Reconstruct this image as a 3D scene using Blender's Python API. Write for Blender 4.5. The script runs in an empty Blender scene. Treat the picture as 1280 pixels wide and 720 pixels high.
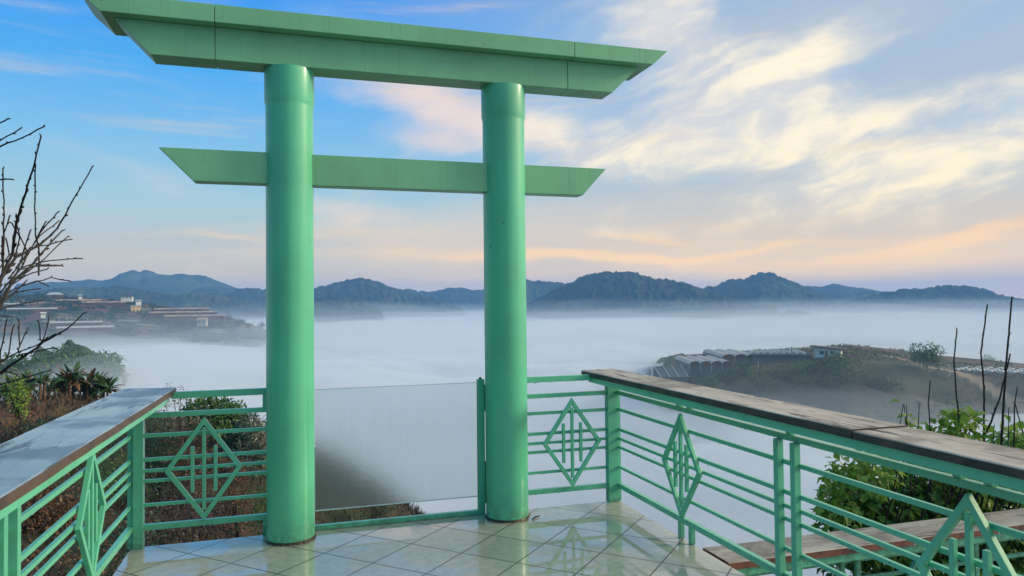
import bpy, bmesh, math, random
import numpy as np
from mathutils import Vector, Matrix
R_ = math.radians
random.seed(7); rng = np.random.default_rng(7)
S = bpy.context.scene
COL = S.collection

# ------------------------------------------------------------------ camera
FPX = 900.0
def cam_axes(yaw, pitch, roll):
    cy, sy, cp, sp, cr, sr = math.cos(yaw), math.sin(yaw), math.cos(pitch), math.sin(pitch), math.cos(roll), math.sin(roll)
    f = Vector((sy*cp, cy*cp, sp)); r = Vector((cy, -sy, 0)); u = r.cross(f)
    return cr*r+sr*u, -sr*r+cr*u, f
CR, CU, CF = cam_axes(R_(17.0), R_(1.31), R_(-.61))
CAM = Vector((0, 0, 1.60))
cd = bpy.data.cameras.new('camera'); cam = bpy.data.objects.new('camera', cd); COL.objects.link(cam)
cam.matrix_world = Matrix(((CR.x, CU.x, -CF.x, CAM.x), (CR.y, CU.y, -CF.y, CAM.y), (CR.z, CU.z, -CF.z, CAM.z), (0, 0, 0, 1)))
cd.sensor_width = 36; cd.lens = 36*FPX/1280; cd.clip_start = .05; cd.clip_end = 30000
S.camera = cam
def ray(px, py):
    return (CR*((px-640)/FPX) - CU*((py-360)/FPX) + CF)
def at(px, py, d):                       # point of the place, seen in that direction, d metres away over ground
    r = ray(px, py); return CAM + r*(d/math.hypot(r.x, r.y))
def azel(px, py):
    r = ray(px, py); return math.degrees(math.atan2(r.x, r.y)), math.degrees(math.atan2(r.z, math.hypot(r.x, r.y)))

# ------------------------------------------------------------------ light, exposure
SUN_AZ, SUN_EL = 101.0, 21.0             # compass angle from +Y towards +X
S.view_settings.view_transform = 'Standard'; S.view_settings.look = 'None'
S.view_settings.gamma = 1; S.view_settings.use_curve_mapping = False
S.view_settings.exposure = 0.12
sd = bpy.data.lights.new('sun', 'SUN'); sun = bpy.data.objects.new('sun', sd); COL.objects.link(sun)
sd.energy = 3.3; sd.angle = R_(12); sd.color = (1.0, .84, .56)
sv = Vector((math.sin(R_(SUN_AZ))*math.cos(R_(SUN_EL)), math.cos(R_(SUN_AZ))*math.cos(R_(SUN_EL)), math.sin(R_(SUN_EL))))
sun.rotation_euler = sv.to_track_quat('Z', 'Y').to_euler()

class NT:                                # small node helper
    def __init__(s, tree): s.t = tree; s.n = tree.nodes; s.l = tree.links
    def new(s, k, **kw):
        n = s.n.new(k)
        for a, v in kw.items(): setattr(n, a, v)
        return n
    def put(s, sock, v):
        if isinstance(v, bpy.types.NodeSocket): s.l.new(v, sock)
        elif v is not None: sock.default_value = v
    def math(s, op, a, b=None, c=None, clamp=False):
        n = s.new('ShaderNodeMath', operation=op, use_clamp=clamp)
        for i, v in enumerate((a, b, c)):
            if v is not None: s.put(n.inputs[i], v)
        return n.outputs[0]
    def mix(s, f, a, b, blend='MIX'):
        n = s.new('ShaderNodeMix', data_type='RGBA', blend_type=blend)
        s.put(n.inputs[0], f)
        for i, v in ((6, a), (7, b)):
            if not isinstance(v, bpy.types.NodeSocket): v = tuple(v)+((1,) if len(v) == 3 else ())
            s.put(n.inputs[i], v)
        return n.outputs[2]
    def ramp(s, f, stops, interp='LINEAR'):
        n = s.new('ShaderNodeValToRGB'); r = n.color_ramp; r.interpolation = interp
        while len(r.elements) < len(stops): r.elements.new(.5)
        for e, (p, c) in zip(r.elements, stops):
            e.position = p; e.color = tuple(c)+((1,) if len(c) == 3 else ()) if not isinstance(c, (int, float)) else (c, c, c, 1)
        s.put(n.inputs[0], f); return n.outputs[0]
    def noise(s, vec, scale, detail=4, rough=.55, dist=0, color=False):
        n = s.new('ShaderNodeTexNoise'); s.put(n.inputs['Vector'], vec)
        n.inputs['Scale'].default_value = scale; n.inputs['Detail'].default_value = detail
        n.inputs['Roughness'].default_value = rough; n.inputs['Distortion'].default_value = dist
        return n.outputs['Color' if color else 'Fac']
    def comb(s, x, y, z):
        n = s.new('ShaderNodeCombineXYZ')
        for i, v in enumerate((x, y, z)): s.put(n.inputs[i], v)
        return n.outputs[0]
    def sstep(s, v, a, b):
        n = s.new('ShaderNodeMapRange', interpolation_type='SMOOTHSTEP'); s.put(n.inputs[0], v)
        n.inputs[1].default_value = a; n.inputs[2].default_value = b; return n.outputs[0]

def srgb(r, g, b):
    f = lambda c: (c/255/12.92) if c/255 <= .04045 else ((c/255+.055)/1.055)**2.4
    return (f(r), f(g), f(b))

# world: Nishita sky under a procedural dawn sky with streaked clouds, all by direction
W = bpy.data.worlds.new('World'); S.world = W; W.use_nodes = True
T = NT(W.node_tree); T.n.clear()
out = T.new('ShaderNodeOutputWorld'); bg = T.new('ShaderNodeBackground'); T.l.new(bg.outputs[0], out.inputs[0])
tc = T.new('ShaderNodeTexCoord'); sx = T.new('ShaderNodeSeparateXYZ'); T.l.new(tc.outputs['Generated'], sx.inputs[0])
X, Y, Z = sx.outputs
AZ = T.math('MULTIPLY', T.math('ARCTAN2', X, Y), 57.29578)
EL = T.math('MULTIPLY', T.math('ARCSINE', Z), 57.29578)
nish = T.new('ShaderNodeTexSky', sky_type='NISHITA'); nish.sun_disc = False
nish.sun_elevation = R_(SUN_EL); nish.sun_rotation = R_(SUN_AZ); nish.air_density = 1.0; nish.dust_density = 2.0
nsc = T.mix(1.0, nish.outputs[0], (.085, .085, .085), 'MULTIPLY')
e01 = T.math('DIVIDE', EL, 60.0, clamp=True)
def st(el, c, k=1.0): return (el/60, tuple(v*k for v in srgb(*c)))
left = T.ramp(e01, [st(0, (200, 186, 190), 1.0), st(2.2, (196, 188, 200)), st(4.5, (186, 194, 210)), st(8, (160, 204, 230)), st(12, (128, 194, 240)), st(17, (70, 172, 245)), st(24, (28, 142, 244)), st(60, (40, 110, 215))])
right = T.ramp(e01, [st(0, (226, 192, 176), 1.1), st(2.5, (218, 196, 188)), st(6, (186, 196, 208)), st(11, (160, 196, 228)), st(17, (136, 186, 230)), st(24, (150, 180, 214)), st(38, (196, 196, 196)), st(60, (190, 196, 205))])
azf = T.sstep(AZ, -5, 34)
clear = T.mix(azf, left, right)
clear = T.mix(.12, clear, nsc)
# cloud density: soft bodies (az, el, half sizes, tilt, amount) broken up by stretched noise
warp = T.noise(T.comb(T.math('MULTIPLY', AZ, .08), T.math('MULTIPLY', EL, .14), 0), 1.0, 3, color=True)
wsx = T.new('ShaderNodeSeparateXYZ'); T.l.new(warp, wsx.inputs[0])
AW = T.math('ADD', AZ, T.math('MULTIPLY', T.math('SUBTRACT', wsx.outputs[0], .5), 6.0))
EW = T.math('ADD', EL, T.math('MULTIPLY', T.math('SUBTRACT', wsx.outputs[1], .5), 3.5))
def blobs(lst):
    tot = None
    for (px, py, hx, hy, tilt, amt) in lst:
        a0, e0 = azel(px, py); k = 57.3/FPX
        ca, sa = math.cos(R_(tilt)), math.sin(R_(tilt))
        dx = T.math('SUBTRACT', AW, a0); dy = T.math('SUBTRACT', EW, e0)
        u = T.math('DIVIDE', T.math('ADD', T.math('MULTIPLY', dx, ca), T.math('MULTIPLY', dy, sa)), hx*k)
        v = T.math('DIVIDE', T.math('SUBTRACT', T.math('MULTIPLY', dy, ca), T.math('MULTIPLY', dx, sa)), hy*k)
        q = T.math('ADD', T.math('MULTIPLY', u, u), T.math('MULTIPLY', v, v))
        g = T.math('MULTIPLY', T.math('EXPONENT', T.math('MULTIPLY', q, -1.0)), amt)
        tot = g if tot is None else T.math('ADD', tot, g)
    return tot
cream = blobs([(555, 132, 110, 34, -12, 1.5), (520, 175, 60, 16, -6, .8), (690, 170, 90, 26, -10, .8), (815, 5, 50, 60, -50, 1.1), (870, 75, 95, 62, -40, 1.0), (905, 165, 130, 46, 0, 1.25), (835, 190, 120, 30, 4, .8), (1000, 90, 80, 30, 35, 1.1),
               (985, 140, 70, 34, 20, .8), (1110, 150, 160, 14, 15, .7), (1210, 180, 210, 42, 14, 1.35), (1110, 215, 120, 18, 10, .7), (1230, 240, 130, 18, 10, .6), (760, 290, 140, 12, -4, .6), (700, 262, 100, 14, 0, .4), (440, 268, 80, 22, 0, .9), (405, 110, 45, 14, 0, .4), (680, 335, 60, 6, 0, .25)])
grey = blobs([(980, 45, 280, 70, 4, .75), (1180, 110, 170, 50, 18, .65), (860, 265, 270, 40, -2, .95), (1160, 262, 230, 50, 8, 1.05), (740, 180, 130, 44, 0, .45), (1020, 300, 420, 34, 0, .5), (130, 205, 150, 14, -12, .30), (420, 15, 90, 16, -6, .25), (160, 240, 160, 18, -4, .2), (520, 300, 180, 30, 0, .4)])
peach = blobs([(760, 322, 180, 9, -2, 1.0), (900, 313, 100, 6, 4, .7), (1210, 297, 130, 9, 6, 1.0), (1120, 335, 180, 12, 2, .6), (790, 296, 80, 7, -6, .5), (300, 298, 90, 5, 0, .3), (1050, 325, 170, 11, 0, .5)])
# stretched noise
ca, sa = math.cos(R_(14)), math.sin(R_(14))
U = T.math('ADD', T.math('MULTIPLY', AW, ca), T.math('MULTIPLY', EW, sa)); V = T.math('SUBTRACT', T.math('MULTIPLY', EW, ca), T.math('MULTIPLY', AW, sa))
n1 = T.noise(T.comb(T.math('MULTIPLY', U, .08), T.math('MULTIPLY', V, .28), 3.1), 1.0, 9, .56, .4)
n2 = T.noise(T.comb(T.math('MULTIPLY', U, .34), T.math('MULTIPLY', V, .56), 7.7), 1.0, 10, .62, .25)
n3 = T.noise(T.comb(T.math('MULTIPLY', AZ, .05), T.math('MULTIPLY', EL, .55), 1.7), 1.0, 6, .55, .3)
nn = T.math('ADD', T.math('MULTIPLY', n1, .68), T.math('MULTIPLY', n2, .32))
cm = T.sstep(T.math('ADD', cream, T.math('MULTIPLY', T.math('SUBTRACT', nn, .5), 2.3)), .12, 1.5)
gm = T.sstep(T.math('ADD', T.math('MULTIPLY', grey, 1.5), T.math('MULTIPLY', T.math('SUBTRACT', n1, .5), 1.0)), .08, 1.15)
pm = T.sstep(T.math('ADD', peach, T.math('MULTIPLY', T.math('SUBTRACT', n3, .5), 1.8)), .05, .9)
gcol = T.mix(azf, srgb(190, 206, 224), srgb(178, 190, 206))
gcol = T.mix(T.sstep(EL, 11.0, 2.0), gcol, srgb(226, 206, 186))
ccol = T.mix(T.sstep(nn, .42, .62), srgb(206, 206, 210), srgb(250, 238, 212))
ccol = T.mix(T.sstep(AZ, 24, 12), ccol, srgb(226, 208, 204))
sky = T.mix(T.math('MULTIPLY', gm, .85), clear, gcol)
ccol = T.mix(1.0, ccol, (1.12, 1.1, 1.06), 'MULTIPLY')
sky = T.mix(T.math('MULTIPLY', cm, .92), sky, ccol)
sky = T.mix(T.math('MULTIPLY', pm, .75), sky, srgb(252, 216, 160))
sky = T.mix(T.sstep(EL, -1, -6), sky, srgb(150, 150, 160))
# the air in front of the low sky is bluish: a warmer, brighter low sky stands behind it
warm = T.ramp(T.math('DIVIDE', EL, 30.0, clamp=True), [(0, (2.5, 2.0, .85)), (.07, (2.0, 1.66, .86)), (.16, (1.4, 1.22, .88)), (.3, (1.12, 1.08, .95)), (.45, (1.04, 1.03, 1.0)), (1, (1.03, 1.03, 1.03))])
sky = T.mix(1.0, sky, warm, 'MULTIPLY')
# the part of the sky behind and above the camera is a bright open dawn sky
back = T.math('MULTIPLY', T.sstep(T.math('ABSOLUTE', T.math('SUBTRACT', AZ, 17)), 50, 100), 1.0)
hi = T.sstep(EL, 30, 60)
sky = T.mix(T.math('MAXIMUM', back, hi), sky, T.mix(T.sstep(T.math('ABSOLUTE', T.math('SUBTRACT', AZ, SUN_AZ)), 80, 20), (.13, .40, .58), (1.5, 1.25, .85)))
T.l.new(sky, bg.inputs[0]); bg.inputs[1].default_value = 1.0
W.cycles.sampling_method = 'MANUAL'; W.cycles.sample_map_resolution = 512
C = S.cycles
C.use_denoising = True
try: C.denoiser = 'OPENIMAGEDENOISE'
except Exception: pass
C.max_bounces = 12; C.volume_bounces = 5; C.transparent_max_bounces = 24; C.diffuse_bounces = 3; C.glossy_bounces = 4; C.transmission_bounces = 8
C.sample_clamp_indirect = 6; C.caustics_reflective = False; C.caustics_refractive = False

# ------------------------------------------------------------------ materials
def material(name, rough=.5, base=(.5, .5, .5), spec=.5):
    m = bpy.data.materials.new(name); m.use_nodes = True; t = NT(m.node_tree)
    b = t.n['Principled BSDF']; b.inputs['Base Color'].default_value = tuple(base)+(1,)
    b.inputs['Roughness'].default_value = rough; b.inputs['Specular IOR Level'].default_value = spec
    return m, t, b
def bump(t, b, h, strength=.3, dist=.02):
    n = t.new('ShaderNodeBump'); n.inputs['Strength'].default_value = strength; n.inputs['Distance'].default_value = dist
    t.put(n.inputs['Height'], h); t.l.new(n.outputs[0], b.inputs['Normal'])
def objco(t):
    n = t.new('ShaderNodeTexCoord'); return n.outputs['Object']
def scaled(t, v, s):
    n = t.new('ShaderNodeMapping'); t.put(n.inputs[0], v); n.inputs['Scale'].default_value = s; return n.outputs[0]

def paint(name, c, rough, dirt, streak=.35, coat=.3, sf=22):
    m, t, b = material(name, rough, c); o = objco(t)
    big = t.noise(o, 1.7, 4); streaks = t.noise(scaled(t, o, (sf, sf, .7)), 1, 5, .6); fine = t.noise(o, 60, 3)
    c1 = t.mix(t.sstep(big, .35, .7), c, tuple(v*.84 for v in c))
    c2 = t.mix(t.math('MULTIPLY', t.sstep(streaks, .54, .78), streak), c1, dirt)
    c3 = t.mix(t.math('MULTIPLY', t.sstep(fine, .62, .75), .25), c2, dirt)
    rust = t.noise(o, 11, 8, .75); c3 = t.mix(t.math('MULTIPLY', t.sstep(rust, .655, .70), .8), c3, (.10, .05, .03))
    sz = t.new('ShaderNodeSeparateXYZ'); t.l.new(o, sz.inputs[0]); low = t.math('MULTIPLY', t.sstep(sz.outputs[2], .22, -.02), t.sstep(t.noise(o, 16, 6, .7), .38, .62))
    c3 = t.mix(t.math('MULTIPLY', low, .5), c3, (.055, .07, .04))
    t.l.new(c3, b.inputs['Base Color'])
    t.put(b.inputs['Roughness'], t.math('ADD', rough-.08, t.math('MULTIPLY', big, .2)))
    b.inputs['Coat Weight'].default_value = coat; b.inputs['Coat Roughness'].default_value = .18
    bump(t, b, t.math('ADD', t.noise(o, 9, 5), t.math('MULTIPLY', fine, .25)), .22, .004)
    return m
M_rail = paint('railing_paint', (.13, .56, .36), .36, (.05, .12, .07), .25, .4)
M_pillar = paint('pillar_paint', (.11, .55, .33), .40, (.04, .14, .08), .25, .45)
M_beam = paint('beam_paint', (.21, .53, .30), .5, (.07, .2, .12), .4, .15, 75)

def board_mat(name, base, alt, dark, rough, wet, axis):
    m, t, b = material(name, rough, base); o = objco(t)
    s = (6, .7, 6) if axis == 'y' else (.7, 6, 6)
    st1 = t.noise(scaled(t, o, s), 1.4, 8, .65, .4); st2 = t.noise(scaled(t, o, tuple(v*2.4 for v in s)), 1.0, 7, .7, .6)
    pat = t.noise(o, 2.3, 6, .6)
    c1 = t.mix(t.sstep(st1, .38, .62), base, alt)
    c2 = t.mix(t.sstep(st2, .55, .62), c1, dark)
    c3 = t.mix(t.math('MULTIPLY', t.sstep(pat, .48, .60), .7), c2, tuple(v*.45 for v in base))
    t.l.new(c3, b.inputs['Base Color'])
    t.put(b.inputs['Roughness'], t.mix(t.sstep(pat, .4, .6), (wet,)*3, (rough,)*3))
    bump(t, b, t.math('ADD', st1, t.math('MULTIPLY', t.sstep(st2, .58, .68), -.5)), .35, .006)
    return m
M_bluetop = board_mat('wet_board_sky_tint', (.22, .29, .36), (.31, .38, .45), (.035, .04, .045), .34, .16, 'y')  # blue sky reflection of the wet board is tinted into its base colours
M_tantop = board_mat('weathered_board_top', (.36, .30, .25), (.50, .43, .37), (.045, .035, .03), .6, .4, 'y')
M_lowtop = board_mat('lower_board_top', (.27, .23, .22), (.40, .37, .35), (.07, .05, .045), .55, .35, 'x')
def edge_mat(name, a, b2, rough=.5):
    m, t, b = material(name, rough, a); o = objco(t)
    n = t.noise(o, 7, 8, .7); t.l.new(t.mix(t.sstep(n, .4, .62), a, b2), b.inputs['Base Color'])
    bump(t, b, t.noise(o, 45, 5), .5, .005); return m
M_edge_brown = edge_mat('raw_brown_edge', (.10, .062, .05), (.06, .042, .036))
M_edge_black = edge_mat('blackened_edge', (.028, .022, .022), (.07, .045, .038))
M_edge_rust = edge_mat('rusty_brown_edge', (.22, .08, .05), (.06, .03, .025))

def flat(name, c, rough=.6, vary=.25, scale=3, spec=.5):
    m, t, b = material(name, rough, c, spec); o = objco(t)
    n = t.noise(o, scale, 5, .6)
    t.l.new(t.mix(t.sstep(n, .35, .65), tuple(v*(1-vary) for v in c), tuple(v*(1+vary) for v in c)), b.inputs['Base Color'])
    return m
def leaf_mat(name, a, b2, tip=None, rough=.45, trans=.25):
    m, t, b = material(name, rough, a)
    g = t.new('ShaderNodeNewGeometry'); f = g.outputs['Random Per Island']
    stops = [(0, a), (.6, b2)] + ([(1, tip)] if tip else [(1, tuple(v*1.35 for v in b2))])
    c = t.ramp(f, stops); t.l.new(c, b.inputs['Base Color'])
    tr = t.new('ShaderNodeBsdfTranslucent'); t.put(tr.inputs[0], c); mx = t.new('ShaderNodeMixShader'); mx.inputs[0].default_value = trans
    t.l.new(b.outputs[0], mx.inputs[1]); t.l.new(tr.outputs[0], mx.inputs[2]); t.l.new(mx.outputs[0], t.n['Material Output'].inputs[0])
    return m
M_leaf = leaf_mat('bush_leaves', (.035, .11, .02), (.10, .25, .035), (.26, .38, .06), .38, .3)
M_leaf_tip = leaf_mat('young_leaves', (.13, .27, .035), (.24, .38, .06), (.34, .42, .09), .4, .35)
M_crown = leaf_mat('green_foliage', (.028, .085, .022), (.055, .14, .03), (.12, .21, .04))
M_crown_dark = leaf_mat('dark_foliage', (.012, .042, .02), (.024, .075, .03))
M_crown_pale = leaf_mat('pale_foliage', (.10, .11, .075), (.18, .18, .13))
M_rust = leaf_mat('rust_foliage', (.06, .03, .018), (.13, .06, .028), (.19, .10, .04))
M_dry = leaf_mat('dry_grass', (.035, .027, .024), (.055, .038, .030), (.042, .046, .026))
M_banana = leaf_mat('banana_leaves', (.022, .07, .025), (.05, .13, .035), (.10, .17, .05))
M_bananadry = leaf_mat('dry_banana_leaves', (.09, .05, .028), (.16, .09, .05))
M_bark = flat('bark', (.055, .035, .028), .7, .4, 20)
M_twig = flat('dark_twigs', (.009, .006, .007), .6, .4, 40)
M_white = flat('white_plaster', (.72, .72, .70), .6, .08)
M_dark = flat('dark_roof', (.06, .065, .075), .6, .2)
M_roofgrey = flat('grey_sheet_roof', (.38, .40, .42), .45, .2)
M_green_plastic = flat('greenhouse_film', (.30, .28, .27), .35, .2, .5)
M_brownfilm = flat('old_greenhouse_film', (.36, .27, .21), .5, .3, .3)
M_shadow = flat('greenhouse_inside_shade', (.09, .06, .05), .8, .2)  # dark brown stands in for the shade inside the greenhouses
M_brick = flat('brown_brick', (.17, .07, .045), .7, .3)
M_yellow = flat('yellow_plaster', (.75, .52, .16), .6, .1)
M_net = flat('blue_shade_net', (.035, .06, .085), .6, .2)
M_steel = flat('grey_steel', (.35, .36, .36), .4, .1)
M_black = flat('black_rubber', (.012, .012, .012), .5, .1)
M_grime = flat('dark_grime', (.03, .025, .015), .5, .5, 60)
M_wire = flat('wire', (.08, .08, .08), .5, .1)
M_bwhite = flat('white_wet_paint', (.75, .78, .76), .3, .1)
m_, t_, b_ = material('water_drops', .03, (1, 1, 1)); b_.inputs['Transmission Weight'].default_value = .9; b_.inputs['IOR'].default_value = 1.33; M_drop = m_

# wet misted glass
m_, t_, b_ = material('misted_glass', .2, (.95, 1.0, .99)); o = objco(t_)
b_.inputs['Transmission Weight'].default_value = 1.0; b_.inputs['IOR'].default_value = 1.45
run = t_.noise(scaled(t_, o, (34, 1, 2.4)), 1, 6, .7, .5)
drops = t_.new('ShaderNodeTexVoronoi'); t_.put(drops.inputs[0], scaled(t_, o, (1, 1, .6))); drops.inputs['Scale'].default_value = 130
mist = t_.math('ADD', t_.math('MULTIPLY', run, .08), .11)
t_.put(b_.inputs['Roughness'], mist)
bump(t_, b_, t_.math('ADD', t_.math('MULTIPLY', run, .6), drops.outputs['Distance']), .05, .003)
df = t_.new('ShaderNodeBsdfDiffuse'); df.inputs[0].default_value = (.62, .72, .72, 1)
tl = t_.new('ShaderNodeBsdfTranslucent'); tl.inputs[0].default_value = (.62, .74, .74, 1)
ad = t_.new('ShaderNodeMixShader'); ad.inputs[0].default_value = .6
t_.l.new(df.outputs[0], ad.inputs[1]); t_.l.new(tl.outputs[0], ad.inputs[2])
mx = t_.new('ShaderNodeMixShader'); t_.put(mx.inputs[0], t_.math('ADD', .05, t_.math('MULTIPLY', run, .05)))
t_.l.new(b_.outputs[0], mx.inputs[1]); t_.l.new(ad.outputs[0], mx.inputs[2]); t_.l.new(mx.outputs[0], t_.n['Material Output'].inputs[0])
M_glass = m_
M_glassedge = flat('glass_edge', (.55, .72, .68), .2, .1)

# wet tiles laid on the diagonal
m_, t_, b_ = material('wet_floor_tiles', .1, (.4, .4, .36)); o = objco(t_)
sp = t_.new('ShaderNodeSeparateXYZ'); t_.l.new(o, sp.inputs[0])
TU = t_.math('DIVIDE', t_.math('SUBTRACT', t_.math('MULTIPLY', t_.math('ADD', sp.outputs[0], sp.outputs[1]), .70711), .376), .4)
TV = t_.math('DIVIDE', t_.math('SUBTRACT', t_.math('MULTIPLY', t_.math('SUBTRACT', sp.outputs[1], sp.outputs[0]), .70711), .102), .4)
def tri(v): return t_.math('ABSOLUTE', t_.math('SUBTRACT', t_.math('FRACT', v), .5))
g = t_.math('MAXIMUM', tri(TU), tri(TV)); grout = t_.sstep(g, .486, .492)
wn = t_.new('ShaderNodeTexWhiteNoise', noise_dimensions='2D'); t_.put(wn.inputs[0], t_.comb(t_.math('FLOOR', TU), t_.math('FLOOR', TV), 0))
mott = t_.noise(o, 14, 7, .65, .4); big = t_.noise(o, 1.6, 4, .5, .8); dirt = t_.noise(o, 5, 7, .7)
tile = t_.mix(t_.sstep(mott, .3, .7), (.37, .37, .315), (.47, .46, .40))
tile = t_.mix(t_.math('MULTIPLY', wn.outputs[0], .22), tile, (.27, .28, .22))
tile = t_.mix(t_.math('MULTIPLY', t_.sstep(dirt, .60, .72), .35), tile, (.14, .12, .08))
t_.l.new(t_.mix(grout, tile, (.05, .032, .022)), b_.inputs['Base Color'])
puddle = t_.sstep(big, .44, .50)
rgh = t_.math('ADD', t_.math('MULTIPLY', puddle, -.2), .26)
t_.put(b_.inputs['Roughness'], t_.math('MAXIMUM', rgh, t_.math('MULTIPLY', grout, .3)))
b_.inputs['Specular IOR Level'].default_value = .5
t_.put(b_.inputs['Coat Weight'], t_.math('MULTIPLY', t_.math('SUBTRACT', 1.0, grout), t_.math('ADD', .3, t_.math('MULTIPLY', puddle, .5)))); b_.inputs['Coat Roughness'].default_value = .03; b_.inputs['Coat IOR'].default_value = 1.5
hgt = t_.math('ADD', t_.math('MULTIPLY', grout, -.25), t_.math('MULTIPLY', t_.noise(o, 3.2, 3), .55))
bump(t_, b_, hgt, .28, .008)
M_tile = m_

# ------------------------------------------------------------------ mesh helpers
class MB:
    def __init__(s): s.v = []; s.f = []
    def add(s, vs, fs):
        k = len(s.v); s.v += [tuple(v) for v in vs]; s.f += [tuple(i+k for i in f) for f in fs]; return s
    def box(s, x0, x1, y0, y1, z0, z1):
        return s.add([(x0,y0,z0),(x1,y0,z0),(x1,y1,z0),(x0,y1,z0),(x0,y0,z1),(x1,y0,z1),(x1,y1,z1),(x0,y1,z1)],
                     [(0,3,2,1),(4,5,6,7),(0,1,5,4),(1,2,6,5),(2,3,7,6),(3,0,4,7)])
    def prism(s, pts, y0, y1):          # outline in x,z extruded along y
        n = len(pts); s.add([(x,y0,z) for x,z in pts]+[(x,y1,z) for x,z in pts],
            [tuple(range(n)), tuple(range(2*n-1, n-1, -1))]+[(i, n+i, n+(i+1)%n, (i+1)%n) for i in range(n)]); return s
    def tube(s, pts, radii, n=6, cap=True):
        pts = [Vector(p) for p in pts]; rings = []; u = None
        for i, p in enumerate(pts):
            d = (pts[min(i+1, len(pts)-1)]-pts[max(i-1, 0)]).normalized()
            if u is None: u = d.orthogonal().normalized()
            u = (u-d*u.dot(d)); u = u.normalized() if u.length > 1e-6 else d.orthogonal().normalized()
            w = d.cross(u); r = radii[i] if hasattr(radii, '__len__') else radii
            rings.append([p+(u*math.cos(a)+w*math.sin(a))*r for a in [2*math.pi*k/n for k in range(n)]])
        vs = [v for r in rings for v in r]; fs = []
        for i in range(len(pts)-1):
            for k in range(n): fs.append((i*n+k, i*n+(k+1)%n, (i+1)*n+(k+1)%n, (i+1)*n+k))
        if cap: fs += [tuple(range(n-1, -1, -1)), tuple((len(pts)-1)*n+k for k in range(n))]
        return s.add(vs, fs)
    def lathe(s, prof, cx=0, cy=0, n=64):
        vs = []; fs = []
        for r, z in prof: vs += [(cx+r*math.cos(2*math.pi*k/n), cy+r*math.sin(2*math.pi*k/n), z) for k in range(n)]
        for i in range(len(prof)-1):
            for k in range(n): fs.append((i*n+k, i*n+(k+1)%n, (i+1)*n+(k+1)%n, (i+1)*n+k))
        fs += [tuple(range(n-1, -1, -1)), tuple((len(prof)-1)*n+k for k in range(n))]
        return s.add(vs, fs)
    def leaf(s, p, d, n, L, w, fold=.25):     # pointed leaf folded along its midrib
        d = d.normalized(); t = d.cross(n); t = t.normalized() if t.length > 1e-5 else d.orthogonal().normalized(); n = t.cross(d)
        return s.add([p, p+d*L*.45+t*w*.5+n*w*fold, p+d*L-n*L*.12, p+d*L*.45-t*w*.5+n*w*fold, p+d*L*.5], [(0,1,4),(1,2,4),(0,4,3),(4,2,3)])
    def build(s, name, mat, parent=None, bevel=0, smooth=False, loc=None):
        me = bpy.data.meshes.new(name); me.from_pydata(s.v, [], s.f); me.validate(); me.update()
        if bevel or smooth:
            pass
        me.materials.append(mat); o = bpy.data.objects.new(name, me); COL.objects.link(o)
        if smooth: me.shade_smooth(); me.set_sharp_from_angle(angle=R_(40))
        if bevel:
            bm = bmesh.new(); bm.from_mesh(me); bmesh.ops.recalc_face_normals(bm, faces=bm.faces)
            bmesh.ops.bevel(bm, geom=[e for e in bm.edges if e.calc_face_angle(0) > .3], offset=bevel, segments=2, affect='EDGES', profile=.6)
            bm.to_mesh(me); bm.free()
        if parent: o.parent = parent
        if loc: o.location = loc
        return o
def thing(name, label, cat, loc=(0,0,0), rz=0, group=None):
    o = bpy.data.objects.new(name, None); COL.objects.link(o); o.location = loc; o.rotation_euler = (0,0,rz); o.empty_display_size = .2
    o['label'] = label; o['category'] = cat
    if group: o['group'] = group
    return o
def tag(o, label=None, cat=None, group=None, kind=None):
    for k, v in (('label', label), ('category', cat), ('group', group), ('kind', kind)):
        if v: o[k] = v
    return o

# ------------------------------------------------------------------ ground and hills
def softplus(t): return np.where(t > 20, t, np.log1p(np.exp(np.minimum(t, 20))))
def smooth(a, b, x):
    t = np.clip((x-a)/(b-a), 0, 1); return t*t*(3-2*t)
_tabs = {}
def vnoise(x, y, seed=0):
    if seed not in _tabs: _tabs[seed] = np.random.default_rng(100+seed).random((256, 256))
    T_ = _tabs[seed]; xi = np.floor(x).astype(int); yi = np.floor(y).astype(int); fx = x-xi; fy = y-yi
    fx = fx*fx*(3-2*fx); fy = fy*fy*(3-2*fy)
    a = T_[xi & 255, yi & 255]; b = T_[(xi+1) & 255, yi & 255]; c = T_[xi & 255, (yi+1) & 255]; d = T_[(xi+1) & 255, (yi+1) & 255]
    return (a*(1-fx)+b*fx)*(1-fy)+(c*(1-fx)+d*fx)*fy
def fbm(x, y, seed=0, o=4):
    s = 0; a = .5
    for i in range(o): s = s+a*vnoise(x*2**i+17*i, y*2**i-9*i, seed+i); a *= .5
    return s
def interp_profile(profile, dist):
    ae = [azel(px, py) for px, py in profile]
    az = np.array([a for a, e in ae]); z = np.array([1.6+dist*math.tan(R_(e)) for a, e in ae]); return az, z
FARM = interp_profile([(-60, 366), (0, 371), (60, 367), (110, 372), (160, 376), (200, 382), (240, 388), (270, 392), (292, 399), (318, 407), (340, 414), (380, 440)], 980)
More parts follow.
